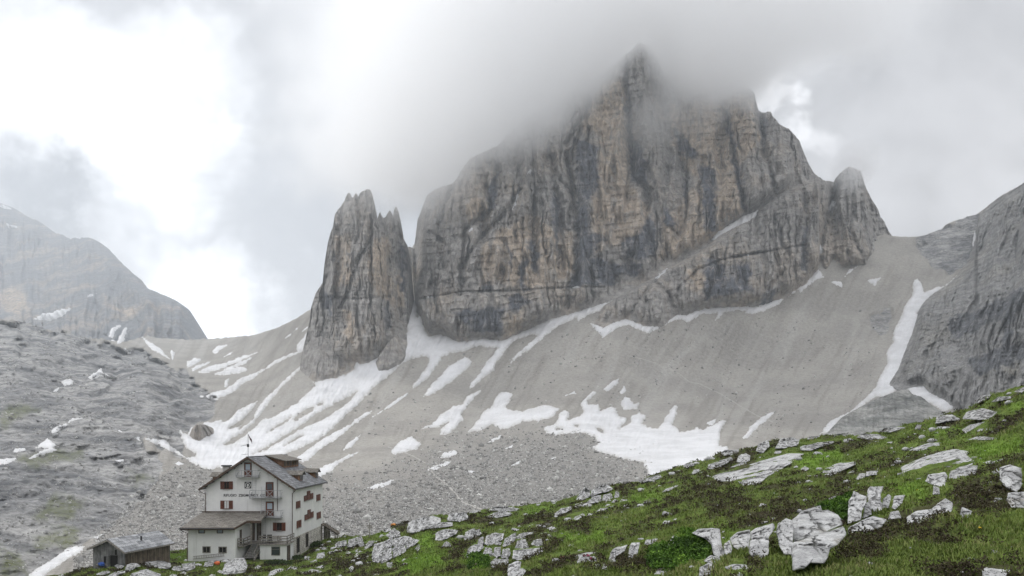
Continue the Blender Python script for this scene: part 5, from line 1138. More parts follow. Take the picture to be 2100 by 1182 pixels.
# windows and doors of the front
def front_window(x0, x1, z0, z1, curtain=False, y=FY, shutters=True):
    X0, X1, Z1, Z0 = hx(x0, y), hx(x1, y), hz(z0, y), hz(z1, y); w = X1 - X0; sw = w * .29 if shutters else 0
    win = hp(MB().box(X0 + sw, X1 - sw, y - .025, y - .004, Z0, Z1), 'window', M_CURT if curtain else M_DARK)
    fr = MB(); a, b = X0 + sw, X1 - sw
    for q in (a, b - .06, (a + b) / 2 - .02): fr.box(q, q + (.06 if q != (a + b) / 2 - .02 else .04), y - .055, y - .026, Z0, Z1)
    fr.box(a + .06, b - .06, y - .056, y - .027, Z1 - .06, Z1); fr.box(a + .06, b - .06, y - .056, y - .027, Z0, Z0 + .06); hp(fr, 'frame', M_SHUT if shutters else M_TRIM, win)
    if shutters:
        for q0, q1 in ((X0, a - .01), (b + .01, X1)):
            s = MB().box(q0, q1, y - .09, y - .03, Z0 - .02, Z1 + .02)
            for k in range(2): s.box(q0 + .06, q1 - .06, y - .11, y - .09, Z0 + .1 + k * (Z1 - Z0) * .5, Z0 + (Z1 - Z0) * (.42 + k * .5))
            hp(s, 'shutter', M_SHUT, win)
    hp(MB().box(a - .08, b + .08, y - .14, y - .003, Z0 - .09, Z0 - .025), 'sill', M_CONC, win); return win
front_window(1058, 1147, 377, 432); front_window(1058, 1147, 515, 573, True); front_window(1435, 1525, 672, 730)
def front_door(x0, x1, z0, z1, panes):
    X0, X1, Z1, Z0 = hx(x0), hx(x1), hz(z0), hz(z1); d = hp(MB().box(X0, X1, FY - .07, FY - .004, Z0, Z1), 'door', M_SHUT)
    hp(MB().box(X0 + .14, X1 - .14, FY - .085, FY - .071, Z0 + (Z1 - Z0) * .52, Z1 - .16), 'door_pane', panes, d)
    fr = MB().box(X0 - .07, X0 - .002, FY - .1, FY - .003, Z0, Z1).box(X1 + .002, X1 + .07, FY - .1, FY - .003, Z0, Z1).box(X0 - .07, X1 + .07, FY - .1, FY - .003, Z1 + .002, Z1 + .09); hp(fr, 'door_frame', M_TRIM, d)
front_door(1232, 1278, 245, 345, M_SKYGLASS); front_door(1387, 1435, 385, 490, M_GLASS); front_door(1387, 1437, 525, 628, M_SKYGLASS)
def balcony(x0, x1, zt, zb, dep=1.0, cross=None):
    y = FY - dep; X0, X1 = hx(x0, y), hx(x1, y); Z1, Z0 = hz(zt, y), hz(zb, y)
    fl = MB()
    for k in range(6): fl.box(X0, X1, y + k * dep / 6 + .01, y + (k + 1) * dep / 6 - .02, Z0, Z0 + .05)
    for q in (X0, X1 - .06): fl.box(q, q + .06, y, FY - .003, Z0 - .06, Z0 - .002)
    b = hp(fl, 'balcony', M_STEEL); r = MB(); t = .055
    for z in (Z1, Z0 + .25): r.bar((X0, y, z), (X1, y, z), t); r.bar((X0, y, z), (X0, FY, z), t); r.bar((X1, y, z), (X1, FY, z), t)
    n = max(2, int((X1 - X0) / .75))
    for k in range(n + 1): xx = X0 + (X1 - X0) * k / n; r.bar((xx, y, Z0), (xx, y, Z1), t)
    cx0, cx1 = (hx(cross[0], y), hx(cross[1], y)); r.bar((cx0, y - .02, Z0 + .08), (cx1, y - .02, Z1), t); r.bar((cx1, y - .02, Z0 + .08), (cx0, y - .02, Z1), t)
    r.bar((X0, y, Z0), (X0, FY, Z1 - .3), t); r.bar((X1, y, Z0), (X1, FY, Z1 - .3), t)
    hp(r, 'railing', M_STEEL, b)
balcony(1168, 1326, 298, 347, cross=(1232, 1280)); balcony(1266, 1486, 442, 498, cross=(1385, 1438)); balcony(1346, 1491, 587, 640, cross=(1390, 1440))
def ladder(x0, x1, z0, z1, y=FY - .3):
    l = MB(); X0, X1 = hx(x0, y), hx(x1, y); Z1, Z0 = hz(z0, y), hz(z1, y)
    for q in (X0, X1): l.bar((q, y, Z0), (q, y, Z1), .03)
    for k in range(int((Z1 - Z0) / .32)): l.bar((X0, y, Z0 + .2 + k * .32), (X1, y, Z0 + .2 + k * .32), .022)
    hp(l, 'escape_ladder', M_STEEL)
ladder(1288, 1312, 300, 495); ladder(1353, 1378, 418, 640); ladder(1360, 1382, 640, 760)
# painted name and club sign
def letters(txt, x0, x1, zb, zt):
    c = bpy.data.curves.new('lettering', 'FONT'); c.body = txt; c.extrude = .012; c.offset = .018; o = bpy.data.objects.new('lettering', c); COL.objects.link(o); bpy.context.view_layer.update()
    me = bpy.data.meshes.new_from_object(o.evaluated_get(bpy.context.evaluated_depsgraph_get())); bpy.data.objects.remove(o); n = len(me.vertices); a = np.empty(n * 3, np.float32); me.vertices.foreach_get('co', a); a = a.reshape(-1, 3)
    mn, mx = a.min(0), a.max(0); X0, X1, Z0, Z1 = hx(x0), hx(x1), hz(zb), hz(zt)
    b = np.stack([X0 + (a[:, 0] - mn[0]) / (mx[0] - mn[0]) * (X1 - X0), FY - .016 - a[:, 2], Z0 + (a[:, 1] - mn[1]) / (mx[1] - mn[1]) * (Z1 - Z0)], 1) - np.array(HO)
    me.vertices.foreach_set('co', b.astype(np.float32).ravel()); me.materials.clear(); me.materials.append(M_LET); me.update(); o = bpy.data.objects.new('lettering', me); COL.objects.link(o); o.parent = lodge
letters('RIFUGIO  ZSIGMONDY  CO', 1081, 1380, 486, 467)
X0, X1, Z1, Z0 = hx(1231), hx(1279), hz(380), hz(427); em = hp(MB().box(X0, X1, FY - .05, FY - .004, Z0, Z1), 'club_sign', M_LET)
def disc(cx, cz, r0, r1, y, n=24):
    m = MB()
    for k in range(n):
        a, b = 2 * math.pi * k / n, 2 * math.pi * (k + 1) / n
        q = lambda r, t: (cx + r * math.cos(t), y, cz + r * math.sin(t))
        m.prism([q(r0, a), q(r1, a), q(r1, b), q(r0, b)], (0, .01, 0))
    return m
cx, cz = (X0 + X1) / 2, (Z0 + Z1) / 2
hp(disc(cx, cz, .33, .40, FY - .062), 'sign_ring', M_WHITE, em)
st = MB(); st.prism([(cx + (.23 if k % 2 == 0 else .10) * math.sin(k * math.pi / 6), FY - .062, cz + .03 + (.23 if k % 2 == 0 else .10) * math.cos(k * math.pi / 6)) for k in range(12)], (0, .01, 0)); st.prism([(cx - .04, FY - .063, cz - .12), (cx + .04, FY - .063, cz - .12), (cx + .10, FY - .063, cz - .3), (cx - .10, FY - .063, cz - .3)], (0, .01, 0)); hp(st, 'sign_flower', M_WHITE, em)
cb = MB()
for sx in (-1, 1):
    for sz in (-1, 1): cb.box(cx + sx * .60, cx + sx * .68, FY - .06, FY - .051, cz + sz * .44, cz + sz * .64)
hp(cb, 'sign_corner', M_WHITE, em)
# right hand wall
def sy(x): return XR * F / (150 + x / 3.5 - U0)
def sz(z, y): return (V0 - 880 - z / 3.5) / F * y
def side_window(x0, x1, z0, z1, stepped=False):
    Y0, Y1 = sy(x0), sy(x1); ym = (Y0 + Y1) / 2; zm = sz((z0 + z1) / 2, ym); h = (z1 - z0) / 3.5 / F * ym * (.72 if stepped else .80); w = hp(MB().box(XR + .003, XR + .02, Y0 + .05, Y1 - .05, zm - h / 2, zm + h / 2 - (.6 if stepped else 0)), 'window', M_DARK)
    L = Y1 - Y0
    if stepped:
        for a, b, q0, q1 in ((0, .30, 0, .52), (.31, .66, 0.02, 1.0), (.67, 1, .04, .66)):
            s = MB().box(XR + .03, XR + .085, Y0 + a * L, Y0 + b * L - .02, zm - h / 2 + q0 * h, zm - h / 2 + q1 * h); s.box(XR + .085, XR + .11, Y0 + a * L + .06, Y0 + b * L - .08, zm - h / 2 + q0 * h + .1, zm - h / 2 + q1 * h - .1); hp(s, 'shutter', M_SHUT, w)
    else:
        for a, b in ((0, .48), (.52, 1)):
            s = MB().box(XR + .03, XR + .085, Y0 + a * L, Y0 + b * L, zm - h / 2, zm + h / 2); s.box(XR + .085, XR + .105, Y0 + a * L + .05, Y0 + b * L - .05, zm - h / 2 + .08, zm + h / 2 - .08); hp(s, 'shutter', M_SHUT, w)
    hp(MB().box(XR + .003, XR + .13, Y0 - .05, Y1 + .05, zm - h / 2 - .09, zm - h / 2 - .01), 'sill', M_CONC, w)
for a in ((1598, 1628, 512, 573), (1603, 1635, 650, 714), (1745, 1772, 464, 519), (1747, 1775, 591, 648)): side_window(*a)
side_window(1655, 1721, 432, 522, True); side_window(1660, 1723, 566, 658, True)
for x0, x1, z0, z1 in ((1605, 1622, 788, 893), (1670, 1685, 757, 850)):
    Y0, Y1 = sy(x0), sy(x1); d = hp(MB().box(XR + .002, XR + .03, Y0, Y1, sz(z1, Y0), sz(z0, Y0)), 'basement_door', M_DARK); hp(MB().box(XR + .002, XR + .07, Y0 - .08, Y0 - .002, sz(z1, Y0), sz(z0, Y0) + .1).box(XR + .002, XR + .07, Y1 + .002, Y1 + .08, sz(z1, Y0), sz(z0, Y0) + .1).box(XR + .002, XR + .07, Y0 - .08, Y1 + .08, sz(z0, Y0) + .102, sz(z0, Y0) + .2), 'door_frame', M_DWOOD, d)
# annex
AY, AX = 108.5, -37.7
hp(MB().prism([(XL, FY - .003, -18.5), (XL, AY, -18.5), (XL, AY, -11.85), (XL, FY - .003, -10.55)], (AX - XL, 0, 0)), 'annex_wall', M_PLAST)
pa = lambda y: -10.27 - (115 - y) * .19
ra = MB()
ra.prism([(-44.75, FY - .004, pa(FY)), (-44.75, 107.5, pa(107.5)), (-44.75, 107.5, pa(107.5) - .2), (-44.75, FY - .004, pa(FY) - .2)], (44.75 - 37.55, 0, 0))
ra.prism([(-37.549, FY - .004, pa(FY)), (-37.549, 107.5, pa(107.5)), (-36.9, 110.7, pa(110.7)), (-34.95, 110.7, pa(110.7)), (-35.35, FY - .004, pa(FY))], (0, 0, -.2))
ar = hp(ra, 'annex_roof', M_SHINGLE2)
tr = MB().box(-44.8, -37.5, 107.42, 107.495, pa(107.5) - .32, pa(107.5) + .02); tr.bar((-37.5, 107.5, pa(107.5) - .15), (-36.88, 110.68, pa(110.7) - .15), .08, .3); tr.box(-36.9, -34.9, 110.6, 110.69, pa(110.7) - .3, pa(110.7) + .02); tr.box(-44.8, -35.3, FY - .05, FY - .004, pa(FY) + .01, pa(FY) + .15)
hp(tr, 'fascia', M_TRIM, ar); hp(MB().tube([(-44.85, 107.36, pa(107.5) - .12), (-37.5, 107.36, pa(107.5) - .12)], .075), 'gutter', M_DARKMETAL, ar)
hp(MB().tube([(-44.7, 107.4, pa(107.5) - .2), (-44.5, 107.8, pa(107.5) - .6), (-44.22, 108.42, -12.5), (-44.22, 108.42, -16.6)], .055), 'drainpipe', M_TRIM)
for a in ((903, 943, 716, 747), (1035, 1074, 716, 747), (932, 984, 845, 887), (1047, 1100, 847, 889)):
    X0, X1, Z1, Z0 = hx(a[0], AY), hx(a[1], AY), hz(a[2], AY), hz(a[3], AY); small = a[2] < 800
    w = hp(MB().box(X0, X1, AY - .02, AY - .003, Z0, Z1), 'window', M_SKYGLASS if small else M_DARK)
    f = MB().box(X0 - .06, X0 + .05, AY - .07, AY - .021, Z0 - .05, Z1 + .05).box(X1 - .05, X1 + .06, AY - .07, AY - .021, Z0 - .05, Z1 + .05).box(X0 + .05, X1 - .05, AY - .07, AY - .021, Z1 - .05, Z1 + .05).box(X0 + .05, X1 - .05, AY - .07, AY - .021, Z0 - .05, Z0 + .05)
    if not small: f.box((X0 + X1) / 2 - .025, (X0 + X1) / 2 + .025, AY - .065, AY - .021, Z0 + .05, Z1 - .05)
    hp(f, 'frame', M_TRIM if small else M_GREYWOOD, w)
hp(MB().box(AX + .002, AX + .03, 110.2, 111.05, -14.4, -12.3), 'door', M_DWOOD)
hp(MB().box(hx(1284), hx(1305), FY - .03, FY - .003, -14.35, hz(668)), 'door', M_DWOOD); hp(MB().box(hx(1318), hx(1351), FY - .031, FY - .004, -14.35, hz(668)), 'door', M_DWOOD)
hp(MB().bar((-36.3, 110.9, -14.35), (-36.3, 110.9, pa(110.9) - .2), .2), 'porch_post', M_GREYWOOD)
# terrace, stairs
TX0, TY = -35.3, 111.5
hp(MB().box(TX0, XR - .004, TY, FY - .024, -18.5, -14.55), 'terrace_wall', M_PLAST)
dk = MB(); dk.box(TX0 - .15, XR + .25, TY - .25, FY - .005, -14.54, -14.40); dk.box(AX + .005, TX0 - .152, 112.9, FY - .005, -14.54, -14.40); dk.box(AX - 1.0, AX + 1.0, 109.0, 109.0 + .001, -14.54, -14.4) if False else None
dk.box(AX + .004, AX + .9, 109.2, 112.898, -14.54, -14.4)
deck = hp(dk, 'terrace_deck', M_GREYWOOD)
def rail(path, name='railing', n=3, h=1.1):
    r = MB()
    for (a, b) in zip(path[:-1], path[1:]):
        a, b = Vector(a), Vector(b); L = (b - a).length
        for k in range(n): r.bar(a + Vector((0, 0, h - k * .36)), b + Vector((0, 0, h - k * .36)), .05, .15)
        m = max(1, int(L / 1.3))
        for k in range(m + 1): p = a + (b - a) * k / m; r.bar(p + Vector((0, .06, -.1)), p + Vector((0, .06, h + .05)), .09)
    hp(r, name, M_GREYWOOD, deck)
rail([(TX0 - .1, TY - .2, -14.4), (XR + .2, TY - .2, -14.4), (XR + .2, FY - .2, -14.4)]); rail([(AX + .06, 109.25, -14.4), (AX + .85, 109.25, -14.4), (AX + .85, 112.6, -14.4)], h=1.0)
stp = MB(); xs0, xs1 = -36.75, -35.4
for k in range(9): stp.box(xs0 - k * .045, xs1 - k * .045, 112.9 - .27 * (k + 1), 112.9 - .27 * k + .02, -14.62 - .2 * k, -14.55 - .2 * k)
stair = hp(stp, 'stairs', M_CONC); sr = MB()
for q in (xs0 - .06, xs1 + .06): sr.bar((q, 112.9, -14.6), (q - .4, 110.3, -16.55), .08, .3)
for q in (xs1 + .06,):
    sr.bar((q, 112.9, -13.5), (q - .4, 110.3, -15.4), .06, .1)
    for k in range(4): t_ = k / 3; sr.bar((q - .4 * t_, 112.9 - 2.6 * t_, -14.6 - 1.9 * t_), (q - .4 * t_, 112.9 - 2.6 * t_, -13.5 - 1.9 * t_), .06)
hp(sr, 'stair_stringer', M_GREYWOOD, stair)
X0, X1, Z1, Z0 = hx(1426, TY), hx(1483, TY), hz(847, TY), hz(905, TY); w = hp(MB().box(X0, X1, TY - .02, TY - .003, Z0, Z1), 'window', M_GLASS)
f = MB().box(X0 - .06, X0, TY - .06, TY - .004, Z0 - .06, Z1 + .06).box(X1, X1 + .06, TY - .06, TY - .004, Z0 - .06, Z1 + .06).box(X0, X1, TY - .06, TY - .004, Z1, Z1 + .06).box(X0, X1, TY - .06, TY - .004, Z0 - .06, Z0).box(X0, X1, TY - .05, TY - .021, Z1 - .35, Z1 - .3); hp(f, 'frame', M_GREYWOOD, w)
hp(MB().box(XR - .002, XR + .03, 112.0, 113.6, -17.1, -14.75), 'door', M_DWOOD)
# timber lean-to with steps behind the right corner
bk = MB(); x0, x1 = XR + .02, -28.9; yb0, yb1 = 131.9, 133.8
bk.prism([(x0, yb0, -13.7), (x1, yb0, -15.4), (x1, yb0, -15.55), (x0, yb0, -13.85)], (0, yb1 - yb0, 0))
bs_ = hp(bk, 'back_stair', M_DWOOD); q = MB()
for xx, zt_ in ((x0 + .1, -13.9), (-30.6, -14.6), (-29.3, -15.3)):
    for yy in (yb0 + .1, yb1 - .1): q.bar((xx, yy, -17.6), (xx, yy, zt_), .14)
for k in range(6): q.box(-30.9 + k * .36, -30.5 + k * .36, yb0 - .05, yb0 + .9, -14.6 - k * .22 - .06, -14.6 - k * .22)
q.bar((-30.9, yb0 - .08, -13.6), (-28.7, yb0 - .08, -14.95), .08, .12); q.bar((-30.9, yb0 - .08, -14.0), (-28.7, yb0 - .08, -15.35), .08, .12); q.box(x0, -30.7, yb1 - .12, yb1 - .04, -17.5, -14.0)
hp(q, 'stair_frame', M_GREYWOOD, bs_)
# weather mast with flag on the ridge
mst = MB().tube([(XC + .02, 114.6, -2.3), (XC + .02, 114.6, 1.05)], .035); mast = hp(mst, 'ridge_mast', M_DARKMETAL)
q = MB(); q.tube([(XC - 1.05, 114.6, -.72), (XC + .05, 114.6, -.5)], .03); q.tube([(XC - .95, 114.6, -1.98), (XC + .02, 114.6, -1.86)], .025); q.box(XC - .12, XC + .14, 114.5, 114.7, -.85, -.42); hp(q, 'aerial', M_DARKMETAL, mast)
fv = []; 
for i in range(9):
    for j in range(6): fv.append((XC + .04 + i * .062 + .015 * j, 114.6 + .08 * math.sin(i * 1.1 + j * .3), .95 - j * .07 - i * .09 - .008 * i * j))
fl = MB(); fl.add(fv, [(i * 6 + j, i * 6 + j + 1, i * 6 + j + 7, i * 6 + j + 6) for i in range(8) for j in range(5)]); M_FLAG = plain('faded_flag_cloth', (.09, .045, .05), .9, .5, 3)
fo = hp(fl, 'flag', M_FLAG, mast, smooth=True); sm = fo.modifiers.new('thickness', 'SOLIDIFY'); sm.thickness = .012
# things standing by the lodge
def at(u, v): return fg_P(np.array([float(u)]), np.array([float(v)]))[0]
t = empty('terrace_table', (-33.6, 113.0, -14.4), 0, 'wooden table with benches on the lodge terrace behind the railing', 'table')
MB().box(-.9, .9, -.4, .4, .70, .76).build('tabletop', M_GREYWOOD, t)
for s in (-1, 1): MB().box(-.9, .9, s * .75 - .15, s * .75 + .15, .42, .47).build('bench', M_GREYWOOD, t); MB().bar((s * .7, -.8, .38), (s * .7, .8, .38), .07).bar((s * .7, -.5, 0), (s * .7, -.2, .7), .07).bar((s * .7, .5, 0), (s * .7, .2, .7), .07).build('leg', M_GREYWOOD, t)
for k, (x, lb) in enumerate(((-34.9, 'dark chair at the left end of the terrace railing'), (-34.25, 'dark chair in the middle behind the terrace railing'), (-33.95, 'dark chair beside the table on the terrace'))):
    c = empty('chair', (x, 112.1, -14.4), .3 * k, lb, 'chair', 'chairs on the terrace'); MB().box(-.22, .22, -.22, .22, .43, .48).build('seat', M_DARKMETAL, c); MB().box(-.22, .22, .18, .22, .6, 1.22).build('backrest', M_DARKMETAL, c)
    for sx in (-1, 1):
        for s2 in (-1, 1): MB().bar((sx * .19, s2 * .19, 0), (sx * .19, s2 * .19, .43 if s2 < 0 else .65), .04).build('leg', M_DARKMETAL, c)
xa, xb = hx(858, 108.2), hx(1085, 108.2); l = MB(); za, zb = -16.05, -15.62
for o_ in (0, .36): l.bar((xa, 108.2 + .1, za + o_), (xb, 108.3, zb + o_), .05, .07)
for k in range(13): tt_ = (k + .5) / 13; l.bar((xa + (xb - xa) * tt_, 108.3, za + (zb - za) * tt_), (xa + (xb - xa) * tt_, 108.3, za + (zb - za) * tt_ + .36), .03)
tag(l.build('ladder', M_GREYWOOD), 'wooden ladder lying on its side along the foot of the annex wall', 'ladder')
p = at(445.5, 1162); W_ = ico(3)[0] * np.array([.34, .22, .24]) * (1 + .28 * fbm(ico(3)[0][:, 0] * 2, ico(3)[0][:, 1] * 2, ico(3)[0][:, 2] * 2, 3))[:, None]
o = mesh_np('tarpaulin', W_, ico(3)[1], plain('orange_plastic_sheet', (.55, .12, .035), .5, .15)); o.location = p * .985 + np.array([0, 0, .34]); tag(o, 'crumpled bright orange sheet lying on the rocks in front of the annex', 'tarpaulin')
p = at(808, 1079); o = mesh_np('lichen_patch', ico(3)[0] * np.array([.42, .35, .20]) * (1 + .35 * fbm(ico(3)[0][:, 0] * 2.5, ico(3)[0][:, 1] * 2.5, 3, 3))[:, None], ico(3)[1], plain('orange_brown_moss', (.42, .17, .035), .9, .4)); o.location = p + np.array([0, -.5, .2]); tag(o, 'small orange patch of dry plants on the crest right of the lodge', 'plants')
p = at(758, 1103); s = empty('signpost', p, 0, 'thin trail signpost standing on the crest right of the lodge', 'signpost'); MB().tube([(0, 0, -.2), (0, 0, 2.05)], .055, 8).build('post', M_GREYWOOD, s); MB().box(-.45, .35, -.08, -.055, 1.55, 1.72).build('sign_arm', M_GREYWOOD, s); MB().box(-.3, .4, .056, .08, 1.28, 1.42).build('sign_arm', M_GREYWOOD, s)

# ------------------------------------------------------------------ the wooden shed
A = math.atan((1468 - U0) / F); SO = Vector((-44.75, 92.0, -15.4)); shed = empty('wooden_shed', SO, -A, 'low weathered plank shed with pale slate gable roof left of the lodge', 'shed')
M_SLAT = planks('pale_shed_slates', (.17, .175, .185), (.36, .365, .375), ('y', 'x', None, 1.1, .42), 1.0, .6, .2)
M_OLDW = planks('grey_old_planks', (.115, .115, .112), (.165, .165, .16), ('x', 'z', None, .2, 6.0), 1.0, .9, .35)
M_OLDB = planks('brown_old_planks', (.085, .068, .050), (.14, .115, .085), ('y', 'z', None, .17, 6.0), 1.0, .9, .35)
Wd, Ln, hw_, rg = 4.35, 7.9, 2.75, 3.98; mx_ = -1.95     # local frame: x across (0 .. -Wd), y along
g = MB().prism([(0, 0, -.6), (-Wd, 0, -.6), (-Wd, 0, 2.95), (mx_, 0, rg - .12), (0, 0, hw_)], (0, .12, 0)); g.build('gable_wall', M_OLDW, shed)
g = MB().prism([(0, Ln - .12, -.6), (-Wd, Ln - .12, -.6), (-Wd, Ln - .12, 2.95), (mx_, Ln - .12, rg - .12), (0, Ln - .12, hw_)], (0, .12, 0)); g.build('gable_wall', M_OLDW, shed)
MB().box(-.1, .01, .121, Ln - .121, -.6, hw_).build('side_wall', M_OLDB, shed); MB().box(-Wd - .01, -Wd + .1, .121, Ln - .121, -.6, 2.9).build('side_wall', M_OLDB, shed)
r1 = (.42, rg - (mx_ - .42) / mx_ * (rg - hw_) - .0); zr = rg - (.42 - mx_) * (rg - hw_) / (-mx_); zl = rg - (Wd + .4 + mx_) * (rg - 2.95) / (Wd + mx_)
rf = MB().prism([(mx_, -.45, rg), (.42, -.45, zr), (.42, -.45, zr + .12), (mx_, -.45, rg + .13)], (0, Ln + .85, 0)); ro = rf.build('roof', M_SLAT, shed)
MB().prism([(mx_ - .003, -.45, rg), (-Wd - .4, -.45, zl), (-Wd - .4, -.45, zl + .12), (mx_ - .003, -.45, rg + .13)], (0, Ln + .85, 0)).build('roof', M_SLAT, shed)
MB().bar((mx_, -.5, rg - .05), (.44, -.5, zr + .0), .05, .2).build('verge_board', M_GREYWOOD, ro); MB().bar((mx_ - .01, -.5, rg - .05), (-Wd - .42, -.5, zl), .05, .2).build('verge_board', M_GREYWOOD, ro); MB().bar((.45, -.47, zr + .02), (.45, Ln + .4, zr + .02), .05, .14).build('eaves_board', M_GREYWOOD, ro)
MB().tube([(-.95, 3.9, 3.3), (-.95, 3.9, 3.95)], .11, 10).build('stove_pipe', M_DARKMETAL, ro)
MB().box(-1.95, -.95, -.02, -.003, .1, 2.15).build('door_opening', M_DARK, shed); MB().box(-1.35, -1.05, -.025, -.004, 2.2, 2.8).build('vent', M_DARK, shed); MB().box(-2.85, -2.35, -.03, -.003, 1.25, 2.0).build('window', M_DARK, shed)
MB().box(-2.2, -1.97, -.35, -.005, .1, 2.1).build('door', M_OLDW, shed)
MB().box(-3.6, -2.0, -.42, -.06, 1.0, 1.06).bar((-3.4, -.05, .7), (-3.4, -.4, 1.0), .06).bar((-2.2, -.05, .7), (-2.2, -.4, 1.0), .06).build('shelf', M_GREYWOOD, shed)
qv = ico(3)[0]; bl = qv * np.array([.42, .16, .25]) * (1 + .35 * fbm(qv[:, 0] * 2.2, qv[:, 1] * 2.2, qv[:, 2] * 2.2, 3))[:, None]
o = mesh_np('tarpaulin', bl, ico(3)[1], plain('blue_plastic_sheet', (.03, .08, .30), .5, .2)); o.matrix_world = Matrix.Translation(SO) @ Matrix.Rotation(-A, 4, 'Z') @ Matrix.Translation((-2.7, -.56, 1.15)); tag(o, 'crumpled blue sheet hanging on the gable wall of the shed', 'tarpaulin')
EXPO = 0.33
# ------------------------------------------------------------------ sky, sun, air, cloud, camera
SUN_EL, SUN_AZ = math.radians(40), math.radians(-52)      # azimuth from +Y towards +X
sun = bpy.data.lights.new('sun', 'SUN'); sun.energy = 1.1; sun.angle = math.radians(14); sun.color = (1, .965, .91)
so = bpy.data.objects.new('sun', sun); COL.objects.link(so)
sd = Vector((math.sin(SUN_AZ) * math.cos(SUN_EL), math.cos(SUN_AZ) * math.cos(SUN_EL), math.sin(SUN_EL)))
so.rotation_euler = sd.to_track_quat('Z', 'Y').to_euler(); so.location = sd * 300
def make_world():
    t = NT('World', True); SC.world = t.m
    sky = t.n('TexSky', sky_type='NISHITA', sun_disc=False, sun_elevation=SUN_EL, sun_rotation=SUN_AZ, altitude=2200)
    g = t.n('TexCoord').outputs['Generated']; sp = t.n('SeparateXYZ', i_0=g)
    y = t.math('MAXIMUM', sp.outputs[1], .14)
    px = t.math('DIVIDE', sp.outputs[0], y); pz = t.math('DIVIDE', sp.outputs[2], y)
    vec = t.n('CombineXYZ', i_0=px, i_1=pz, i_2=0.0).outputs[0]
    w1 = t.noise(vec, 2.6, 6, .58); w2 = t.noise(t.n('VectorMath', operation='ADD', i_0=vec, i_1=(5.2, 1.3, 3)).outputs[0], 2.6, 6, .58)
    qx = t.math('ADD', px, t.math('MULTIPLY', t.math('SUBTRACT', w1, .5), .42)); qz = t.math('ADD', pz, t.math('MULTIPLY', t.math('SUBTRACT', w2, .5), .42))
    w3 = t.noise(vec, 13, 5, .6); w4 = t.noise(vec, 11, 5, .6); qx = t.math('ADD', qx, t.math('MULTIPLY', t.math('SUBTRACT', w3, .5), .12)); qz = t.math('ADD', qz, t.math('MULTIPLY', t.math('SUBTRACT', w4, .5), .12))
    det = t.noise(vec, 5.5, 7, .58, .3)
    def blob(u, v, ru, rv, a, e0=1.0, e1=.25):
        dx = t.math('MULTIPLY', t.math('SUBTRACT', qx, (u - U0) / F), F / ru); dz = t.math('MULTIPLY', t.math('SUBTRACT', qz, (V0 - v) / F), F / rv)
        r = t.math('SQRT', t.math('ADD', t.math('MULTIPLY', dx, dx), t.math('MULTIPLY', dz, dz)))
        return t.map(r, e1, e0, a, 0)
    s = t.math('ADD', .53, t.math('MULTIPLY', t.math('SUBTRACT', det, .5), .42))
    for b in BLOBS: s = t.math('ADD', s, blob(*b))
    s = t.math('MAXIMUM', s, .34)
    # upper sky (above the picture) and the sky behind the camera: plain overcast, brighter towards the zenith
    up = t.map(sp.outputs[2], .50, .92, 0, 1.0); bk = t.map(sp.outputs[1], .25, .0, 0, 1)
    s = t.math('ADD', s, up)
    s = t.mix(bk, t.n('CombineColor', i_0=s, i_1=s, i_2=s).outputs[0], t.mix(t.map(sp.outputs[2], .1, .9), (.50, .50, .50), (1.5, 1.5, 1.5)))
    tint = t.mix(1.0, s, (.985, .99, 1.015), 'MULTIPLY')
    b1 = t.n('Background', i_Strength=1.0); t.set(b1.inputs[0], tint)
    b2 = t.n('Background', i_Strength=.08); t.set(b2.inputs[0], sky)
    mx = t.n('MixShader', i_0=.93); t.set(mx.inputs[1], b2); t.set(mx.inputs[2], b1)
    o = t.n('OutputWorld'); t.t.links.new(mx.outputs[0], o.inputs[0])
# (u, v, radius u, radius v, added radiance, outer edge, inner edge): the break in the overcast over the left ridge, and thicker cloud
BLOBS = [(150, 230, 420, 260, .6, 1.0, .35), (40, 20, 150, 120, .25), (330, 380, 260, 110, .7), (470, 610, 230, 190, .8, 1.0, .3), (300, 560, 160, 190, .3),
         (1565, 205, 40, 45, .5, 1.0, .1), (1595, 235, 60, 40, .45, 1.0, .1), (1640, 290, 55, 40, .25, 1.0, .1), (1650, 330, 130, 60, .25, 1.0, .1), (850, 330, 420, 300, -.12), (640, 120, 420, 200, -.06), (180, 440, 220, 90, -.25), (1500, 60, 420, 160, -.04), (1950, 420, 300, 150, .10), (1950, 200, 400, 200, .04)]
make_world()

lo = np.full(3, 1e9); hi = -lo
bpy.context.view_layer.update()
for o in SC.objects:
    if o.type == 'MESH':
        for c in o.bound_box:
            p = o.matrix_world @ Vector(c); lo = np.minimum(lo, p); hi = np.maximum(hi, p)
def volbox(name, a, b, mat):
    return MB().box(a[0], b[0], a[1], b[1], a[2], b[2]).build(name, mat)
def haze():
    t = NT('thin_mist'); p = t.n('VolumePrincipled'); p.inputs['Color'].default_value = (.88, .94, 1, 1); p.inputs['Density'].default_value = HAZE
    p.inputs['Anisotropy'].default_value = .35
    o = t.n('OutputMaterial'); t.t.links.new(p.outputs[0], o.inputs['Volume'])
    h = volbox('haze', (lo[0] - 20, min(lo[1], -8) - 20, lo[2] - 1), (hi[0] + 20, hi[1] + 20, hi[2] + 40), t.m)
    tag(h, 'pale mountain air that fades the far ridges', 'haze', kind='stuff')
HAZE = .00014
haze()
